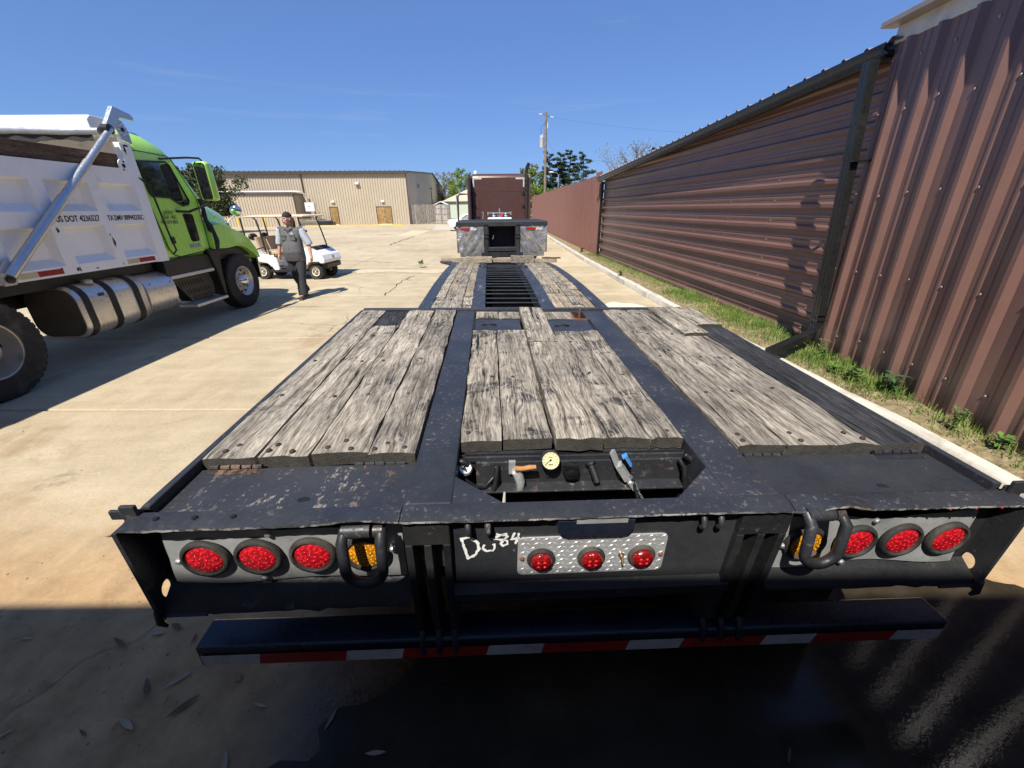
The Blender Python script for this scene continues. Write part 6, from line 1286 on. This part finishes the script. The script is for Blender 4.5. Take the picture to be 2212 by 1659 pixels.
tree(20, 39, 6.0, 4.0, 'oak', 'second dark tree behind the brown building, farther along', 19, .1, 8000, .26, 34, .8)
tree(-1.5, 110, 6.5, 4.0, 'olive', 'low olive trees hidden behind the sleeper cab', 17, .05, 3500, .4)
# far wooded skyline as one mass
rs_ = np.random.RandomState(3); nl = 26000; xx = rs_.uniform(-160, 170, nl); yy = rs_.uniform(150, 185, nl); zt = 5.0 + 1.6 * np.sin(xx * .11) + 1.2 * np.sin(xx * .31 + 1); zz = rs_.rand(nl) ** .8 * zt
c = np.stack([xx, yy, zz], 1); n1 = rs_.normal(size=(nl, 3)); n1 /= np.linalg.norm(n1, axis=1)[:, None]; n2 = np.cross(n1, rs_.normal(size=(nl, 3))); n2 /= np.linalg.norm(n2, axis=1)[:, None]; s_ = rs_.uniform(.7, 1.6, (nl, 1))
me = bpy.data.meshes.new('wood'); me.from_pydata(np.stack([c - n1 * s_, c + n2 * s_ * .6, c + n1 * s_, c - n2 * s_ * .6], 1).reshape(-1, 3).tolist(), [], np.arange(4 * nl).reshape(-1, 4).tolist()); me.materials.append(LF['olive']); tag(place('distant_woodland', me), 'distant olive woodland along the horizon', 'woodland', None, 'stuff')

# ================================================================== GOLF CART (local +x forward, -y towards the camera)
gc = empty('golf_cart', (-5.62, 12.36, 0), radians(-5)); tag(gc, 'white golf cart with tan seats and roof behind the man', 'golf cart')
CW = pm('cart_white', (.80, .79, .76), .3, 0, .05, 2, 0, 20, None, .5, 3, .5); TS = pm('tan_vinyl', (.46, .335, .20), .5, 0, .12, 4, .15, 30)
w3 = wheel(gc, 'wheel', .215, .2, .12, .04, (0, -.46, .217), 1, M['rubber'], pm('cream_rim', (.68, .62, .48), .4, .1, .1), 4, 4)
w3.rotation_euler = (0, 0, -pi / 2)
for x, y, rz in ((0, .46, pi / 2), (-1.62, -.46, -pi / 2), (-1.62, .46, pi / 2)):
    c = tree_copy(w3, gc); c.location = (x, y, .217); c.rotation_euler = (0, 0, rz)
def cy(poly, hw, name, mat, bev=.03, y0=None): return MB().prism(poly, lambda x, z, y: (x, y, z), -hw if y0 is None else y0, hw).build(name, mat, gc, 0, bev, 3)
cy([(-.42, .30), (-.40, .62), (-.24, .86), (-.08, .90), (.10, .82), (.30, .68), (.36, .56), (.34, .46), (.22, .46), (.19, .50), (.10, .50), (-.02, .50), (-.12, .47), (-.22, .38), (-.26, .28)], .52, 'cowl', CW, .05)
cy([(-.22, .84), (-.06, .91), (.12, .83), (.10, .80)], .40, 'cowl_top', M['rubber'], .02)
cy([(.30, .30), (.36, .32), (.37, .44), (.30, .47), (.2, .46), (.22, .34)], .42, 'bumper_guard', M['blackplastic'], .02)
for s in (-1, 1):
    hl = MB().ball((.27, s * .37, .60), (.07, .10, .05), 10, 6).build('headlight', M['glassdark'], gc, 180)
MB().box(.352, .372, -.06, .06, .56, .65).build('badge', M['galv'], gc)
cy([(-1.98, .26), (-1.96, .70), (-1.85, .745), (-1.62, .73), (-1.08, .68), (-1.05, .62), (-1.02, .24), (-1.18, .24), (-1.24, .36), (-1.36, .46), (-1.62, .50), (-1.86, .46)], .54, 'body_shell', CW, .04)
cy([(-1.36, .22), (-.30, .22), (-.26, .28), (-.30, .30), (-1.30, .30)], .54, 'floor_sill', M['blackplastic'], .015)
cy([(-1.1, .30), (-.40, .30), (-.40, .34), (-1.1, .34)], .48, 'floor_mat', M['rubber'], .01)
cy([(-1.5, .69), (-1.02, .69), (-.96, .73), (-.98, .80), (-1.45, .79)], .48, 'seat_cushion', TS, .05)
for y in (-.25, .25):
    MB().loft([[(-1.52 + px * .10 - (z - .8) * .25, y + py * .42, z) for px, py in rrect(1, 1, .35, 3)] for z in (.80, .88, 1.05, 1.14, 1.17)]).build('seat_back', TS, gc, 60)
    MB().ball((-1.80, y, 1.17), (.08, .17, .10), 12, 8).build('headrest', M['blackplastic'], gc, 180)
MB().tube([(-1.22, -.53, .70), (-1.24, -.53, .90), (-1.30, -.53, .92), (-1.62, -.53, .84)], .018, 8).tube([(-1.08, -.53, .72), (-1.1, -.53, .66), (-.9, -.53, .66)], .02, 8).build('arm_rail', M['blackplastic'], gc, 60)
CR = pm('cream_canopy', (.60, .49, .36), .5, 0, .08, 3)
rf_ = MB().loft([[(px * 1.9 - .88, py * 1.12, z + .05 * (1 - (2 * px) ** 2) + (.03 if px > .45 else 0)) for px, py in rrect(1 * s_, 1 * s_, .1, 4)] for z, s_ in ((1.675, .985), (1.69, 1.), (1.705, .99), (1.715, .93), (1.72, .7))]).build('roof', CR, gc, 50)
for s in (-1, 1):
    MB().tube([(-.02, s * .48, .86), (-.10, s * .48, 1.25), (-.20, s * .47, 1.67)], .02, 8).build('roof_post', M['blackplastic'], gc, 60)
    MB().tube([(-1.34, s * .50, .78), (-1.36, s * .50, 1.2), (-1.42, s * .49, 1.62), (-1.5, s * .48, 1.69)], .022, 8).build('roof_post', M['blackplastic'], gc, 60)
    MB().tube([(-1.84, s * .50, .76), (-1.86, s * .50, 1.3), (-1.88, s * .49, 1.68)], .022, 8).build('roof_post', M['blackplastic'], gc, 60)
MB().add([(-.04, -.47, .9), (-.04, .47, .9), (-.18, .46, 1.64), (-.18, -.46, 1.64)], [(0, 1, 2, 3)]).build('windscreen', GLASS, gc)
st = MB().tube([(-.30, -.24, .80), (-.52, -.24, .95)], .02, 8).tube([(-.55 + .06 * cos(a) * .6, -.24 + .17 * sin(a), .97 + .17 * cos(a) * .8) for a in [2 * pi * q / 18 for q in range(19)]], .014, 7, False).build('steering_wheel', M['blackplastic'], gc, 60)
MB().box(-.06, .02, -.62, -.5, 1.3, 1.36).build('side_mirror', M['blackplastic'], gc, 0, .01); MB().box(-1.0, -.88, -.545, -.541, .36, .42).build('maker_badge', M['blackplastic'], gc)

# ================================================================== FALLEN LEAVES and grit
lvm = [pm('dry_leaf_pale', (.36, .27, .17), .7, 0, .2, 30), pm('dry_leaf_brown', (.13, .07, .035), .7, 0, .3, 30), pm('dry_leaf_tan', (.27, .17, .085), .7, 0, .3, 30)]
rl = random.Random(15)
LV = [(-2.31, 1.25, .03, 0), (-2.17, 1.32, .022, 0), (-1.71, 1.27, .034, 0), (-1.64, 1.30, .034, 1), (-1.84, 1.22, .055, 1), (-1.45, 1.06, .055, 0), (-1.56, 1.03, .05, 1), (-1.35, .96, .06, 1), (-1.53, .90, .055, 0), (-1.20, 1.07, .03, 2), (-1.04, .96, .032, 0), (-1.98, .87, .03, 0), (-.73, .91, .04, 2), (-1.51, 1.24, .03, 1), (-1.45, .99, .02, 0), (-1.06, .77, .05, 0), (-1.67, .87, .03, 1), (-1.57, .89, .02, 2), (-.52, .80, .04, 0), (1.9, .72, .05, 0), (.1, .72, .03, 2), (1.0, .78, .03, 1), (-2.0, 1.05, .035, 2), (-2.5, 1.9, .04, 1), (-2.2, 2.3, .035, 2)]
for i, (x, y, s_, mi) in enumerate(LV):
    a = rl.uniform(0, pi); w_ = .38 if i not in (2, 3, 9) else .8; cu_ = rl.uniform(.1, .35)
    P = []
    for u in np.linspace(-1, 1, 7):
        hw = s_ * .5 * w_ * (1 - abs(u) ** 1.8); z = .006 + s_ * cu_ * (u * u) * .5
        P += [(u * s_, hw, z + hw * .35), (u * s_, 0, z), (u * s_, -hw, z + hw * .2)]
    m_ = MB().add(P, [f for q in range(6) for f in ((3 * q, 3 * q + 3, 3 * q + 4, 3 * q + 1), (3 * q + 1, 3 * q + 4, 3 * q + 5, 3 * q + 2))]); o = m_.build('fallen_leaf', lvm[mi], None, 60); o.location = (x, y, 0.003); o.rotation_euler = (0, 0, a)
    kx = lambda q: q[0] / (q[1] * cos(PITCH) + CAMH * sin(PITCH)); rank = sorted([q for q in LV if q[3] == mi], key=kx).index(LV[i]); cnt = sum(q[3] == mi for q in LV)
    tag(o, '%s %s leaf from the left on the ground behind the trailer' % (('first', 'second', 'third', 'fourth', 'fifth', 'sixth', 'seventh', 'eighth', 'ninth', 'tenth', 'eleventh', 'twelfth')[rank], ('pale curled', 'dark brown', 'small tan')[mi]), 'leaf', ('pale fallen leaves', 'dark fallen leaves', 'tan fallen leaves')[mi])
gt = MB(); rl = random.Random(19)
for i in range(700):
    x = rl.uniform(-3.2, 1.0) if i < 480 else rl.uniform(-6, 2.5); y = rl.uniform(.3, 1.8) if i < 480 else rl.uniform(1.2, 7); s_ = rl.uniform(.0015, .005) * (1.6 if rl.random() < .06 else 1)
    gt.ball((x, y, s_ * .4), (s_, s_ * rl.uniform(.6, 1.3), s_ * .6), 5, 3)
tag(gt.build('grit', pm('grit_stone', (.26, .21, .15), .95, 0, .4, 60), None), 'scattered grit and tiny stones on the concrete', 'grit', None, 'stuff')
# ================================================================== PERSON (local: faces -y, x to image right)
SK = pm('skin', (.56, .30, .21), .5, 0, .12, 14, 0, 20, (.46, .17, .12), .35)
SH = pm('charcoal_shirt', (.115, .115, .118), .85, 0, .14, 14, .4, 200); SL = pm('pale_sleeves', (.46, .49, .54), .8, 0, .12, 14, .3, 200)
PT_ = pm('black_trousers', (.030, .031, .036), .85, 0, .25, 10, .3, 200); BT = pm('dark_boots', (.035, .03, .027), .6, 0, .3, 20)
BD = pm('black_bandana', (.014, .014, .016), .8, 0, .2, 14); HR = pm('brown_hair', (.085, .048, .028), .55, 0, .4, 30)
P0 = Vector((-4.815, 9.33, 0))
def soft(mb, name, mat, parent, vox=.012, it=6, fac=.5):
    o = mb.build(name, mat, parent); md = o.modifiers.new('remesh', 'REMESH'); md.mode = 'VOXEL'; md.voxel_size = vox; md.use_smooth_shade = True
    s = o.modifiers.new('smooth', 'SMOOTH'); s.factor = fac; s.iterations = it; return o
def tb(m, pts, rad, n=12, sy=1.): m.tube(pts, rad, n, True, sy); [m.ball(p, r, 10, 6) for p, r in zip(pts, rad)] if sy == 1. else None
# joints
SHL, SHR = (-.205, .02, 1.475), (.205, .03, 1.470)
ELL, ELR = (-.300, .03, 1.19), (.325, .05, 1.175)
WRL, WRR = (-.345, -.02, .965), (.360, -.02, .925)
HPL, HPR = (-.105, .02, .90), (.105, .03, .90)
KNL, KNR = (-.095, .03, .50), (.075, -.10, .50)
ANL, ANR = (-.055, .26, .13), (.085, -.19, .09)
m = MB()
# head, turned to image left and slightly down
hc = Vector((.0, -.03, 1.685)); yaw = radians(28)
def H(x, y, z): return (hc.x + x * cos(yaw) + y * sin(yaw), hc.y - x * sin(yaw) * -1 * -1 + y * cos(yaw) if False else hc.y - x * sin(yaw) + y * cos(yaw), hc.z + z)
def hball(x, y, z, r, n=12, k=8):
    rx, ry, rz = r if isinstance(r, tuple) else (r, r, r); o = len(m.v); m.ball((0, 0, 0), (rx, ry, rz), n, k)
    for i in range(o, len(m.v)): q = m.v[i]; m.v[i] = H(x + q[0], y + q[1], z + q[2])
hball(0, .015, .035, (.078, .098, .105), 18, 12); hball(0, -.03, -.045, (.062, .065, .075), 14, 10); hball(0, -.062, -.085, (.032, .028, .026)); hball(0, -.085, -.045, (.030, .02, .02))
hball(0, -.105, -.012, (.013, .020, .020), 8, 6); hball(0, -.092, .018, (.010, .012, .024), 8, 6)
for s in (-1, 1): hball(s * .078, .02, -.005, (.010, .020, .034), 8, 6); hball(s * .045, -.062, -.012, (.026, .022, .020), 8, 6); hball(s * .030, -.075, .030, (.022, .016, .010), 8, 6)
hball(0, -.092, -.060, (.022, .010, .006), 8, 6)
tb(m, [(0, .03, 1.44), H(0, .03, -.07)], [.062, .060])
# trunk under clothes and arms
m.loft([[(.15 * cos(a), .02 + .10 * sin(a), z) for a in [2 * pi * q / 14 for q in range(14)]] for z in (.86, 1.1, 1.42)])
tb(m, [SHL, ELL, WRL], [.050, .046, .030]); tb(m, [SHR, ELR, WRR], [.050, .046, .030])
tb(m, [HPL, KNL, ANL], [.08, .06, .045]); tb(m, [HPR, KNR, ANR], [.08, .06, .045])
# hands with palm, four fingers and a thumb
def hand(w_, s, curl):
    w_ = Vector(w_); dn = Vector((s * .05, -.12 if s > 0 else -.10, -1)).normalized(); fw = Vector((0, -1, 0)); fw = (fw - dn * fw.dot(dn)).normalized(); inn = Vector((-s, 0, 0))
    pc = w_ + dn * .055; tb(m, [w_, w_ + dn * .03, w_ + dn * .085], [.028, .030, .030])
    for k, (o_, L) in enumerate(((-.030, .062), (-.011, .072), (.009, .068), (.027, .054))):
        b = w_ + dn * .085 + fw * -o_; p1 = b + dn * L * .5 + inn * L * curl * .18; p2 = p1 + dn * L * .32 + inn * L * curl * .5; p3 = p2 + dn * L * .10 + inn * L * curl * .55; tb(m, [b, p1, p2, p3], [.0105, .0100, .0092, .0082], 8)
    b = w_ + dn * .035 + fw * .022; tb(m, [b, b + dn * .028 + fw * .026 + inn * .006, b + dn * .058 + fw * .030 + inn * .018], [.013, .0115, .0095], 8)
hand(WRL, -1, .7); hand(WRR, 1, 1.0)
# feet inside boots
tb(m, [ANR, (.09, -.30, .05)], [.04, .04]); tb(m, [ANL, (-.05, .17, .06)], [.04, .04])
pe = soft(m, 'person', SK, None, .0075, 4, .5); pe.location = P0
tag(pe, 'man in grey work shirt, black trousers and black bandana walking by the golf cart', 'person')
# face details
fc = MB()
for s in (-1, 1):
    o = len(fc.v); fc.ball((0, 0, 0), (.010, .006, .006), 8, 6)
    for i in range(o, len(fc.v)): q = fc.v[i]; fc.v[i] = H(s * .031 + q[0], -.087 + q[1], .012 + q[2])
fc.build('eyes', pm('eyes_dark', (.03, .02, .018), .2), pe, 180)
fc = MB(); o = len(fc.v); fc.ball((0, 0, 0), (.028, .008, .006), 10, 6)
for i in range(o, len(fc.v)): q = fc.v[i]; fc.v[i] = H(q[0], -.098 + q[1], -.056 + q[2])
fc.build('lips', pm('lips', (.33, .11, .09), .5), pe, 180)
# shirt: loose, untucked
m = MB(); rs3 = random.Random(4)
def ring(z, hw, hd, cy_, cx_=0., n=24, wob=0.): return [(cx_ + hw * cos(2 * pi * q / n) * (1 + wob * sin(q * 5 + z * 30)), cy_ + hd * (abs(sin(2 * pi * q / n)) ** .8) * (1 if sin(2 * pi * q / n) > 0 else -1) * (1 + wob * sin(q * 3 + z * 20)), z) for q in range(n)]
m.loft([ring(.815, .215, .150, .0, .0, wob=.03), ring(.90, .218, .165, -.015, 0, wob=.02), ring(1.02, .220, .180, -.03, 0, wob=.015), ring(1.15, .215, .170, -.022), ring(1.28, .213, .150, -.005), ring(1.38, .215, .135, .01), ring(1.46, .205, .115, .02), ring(1.51, .14, .09, .025), ring(1.535, .085, .07, .03)])
tb(m, [SHL, (-.235, .025, 1.40)], [.082, .080]); tb(m, [SHR, (.238, .035, 1.395)], [.082, .080])
shirt = soft(m, 'shirt', SH, pe, .011, 5)
m = MB(); m.tube([(-.215, .02, 1.49), (-.255, .025, 1.36), (-.305, .03, 1.20), (-.312, .028, 1.165)], [.080, .082, .080, .076], 14); sl1 = soft(m, 'sleeve', SL, shirt, .011, 4)
m = MB(); m.tube([(.215, .03, 1.485), (.258, .035, 1.35), (.325, .05, 1.19), (.335, .05, 1.15)], [.080, .083, .082, .078], 14); sl2 = soft(m, 'sleeve', SL, shirt, .011, 4)
MB().prism([(-.055, 1.545), (.0, 1.42), (.055, 1.545), (.095, 1.535), (.10, 1.49), (.05, 1.475), (.0, 1.405), (-.05, 1.475), (-.10, 1.49), (-.095, 1.535)], lambda x, z, y: (x - .01, y - (z - 1.40) * -.28, z), -.125, -.108).build('collar', SH, shirt, 0, .004)
for x in (-.105, .095): 
    p = MB().box(x - .055, x + .055, -.163, -.146, 1.26, 1.375).build('pocket', SH, shirt, 0, .004); MB().box(x - .058, x + .058, -.168, -.160, 1.345, 1.38).build('pocket_flap', SH, shirt, 0, .003)
MB().prism(rrect(.06, .035, .012, 3, .095, 1.40), lambda x, z, y: (x, y, z), -.150, -.138).build('name_patch', SL, shirt)
bt = MB()
for q in range(6): bt.lathe([(.006, 0), (.005, .003)], (-.01, -.165 - .04 * (sin(pi * q / 7)) , 1.36 - q * .09), (0, -1, 0), 8)
bt.build('buttons', M['blackplastic'], shirt)['kind'] = 'stuff'
m = MB()
m.loft([ring(.80, .180, .125, .01), ring(.90, .178, .125, .01)])
m.tube([(-.095, .01, .88), (-.10, .02, .70), (-.098, .03, .50), (-.08, .12, .34), (-.058, .235, .16), (-.055, .25, .11)], [.115, .11, .098, .094, .092, .094], 14)
m.tube([(.095, .01, .88), (.095, -.04, .70), (.078, -.10, .50), (.08, -.14, .34), (.085, -.185, .14), (.086, -.19, .085)], [.118, .112, .102, .098, .096, .096], 14)
for t_, sx in ((.42, .02), (.36, -.02), (.28, .02), (.22, -.02), (.16, .015)): m.ball((.082 + sx, -.17 + .12 * (t_ - .16), t_), (.07, .03, .018), 10, 6); m.ball((-.07 + sx, .13 + (.34 - t_) * .5, t_), (.07, .05, .018), 10, 6)
soft(m, 'trousers', PT_, pe, .011, 4)
m = MB(); m.tube([(.086, -.16, .055), (.09, -.24, .045), (.095, -.33, .04), (.096, -.36, .038)], [.052, .052, .048, .030], 12); m.box(.05, .14, -.38, -.12, .0, .022); soft(m, 'boot', BT, pe, .009, 3)
m = MB(); m.tube([(-.055, .27, .12), (-.052, .20, .075), (-.05, .12, .05), (-.05, .09, .045)], [.052, .052, .047, .030], 12); m.box(-.095, -.01, .07, .30, .0, .024); soft(m, 'boot', BT, pe, .009, 3)
m = MB()
def hb2(x, y, z, r, n=14, k=10):
    o = len(m.v); m.ball((0, 0, 0), r, n, k)
    for i in range(o, len(m.v)): q = m.v[i]; m.v[i] = H(x + q[0], y + q[1], max(z + q[2], .045 - .35 * (y + q[1]) * (-.25)))
hb2(0, .018, .04, (.088, .108, .112), 20, 14); soft(m, 'bandana', BD, pe, .008, 3)
m = MB()
for s in (-1, 1):
    for q in range(6):
        a = s * (.055 + .008 * q); m.tube([H(s * .078, .035 + .012 * q, .03), H(s * .090, .05 + .01 * q, -.05), H(s * (.092 - .004 * q), .045 + .012 * q, -.13), H(s * (.080 + .006 * (q % 3)), .03 + .014 * q, -.19 - .015 * (q % 3))], [.016, .018, .017, .008], 7)
for q in range(7): m.tube([H(-.06 + .02 * q, .10, .03), H(-.07 + .023 * q, .115, -.06), H(-.07 + .023 * q, .11, -.15), H(-.065 + .022 * q, .105, -.20 - .01 * (q % 2))], [.018, .02, .018, .008], 7)
soft(m, 'hair', HR, pe, .009, 2)
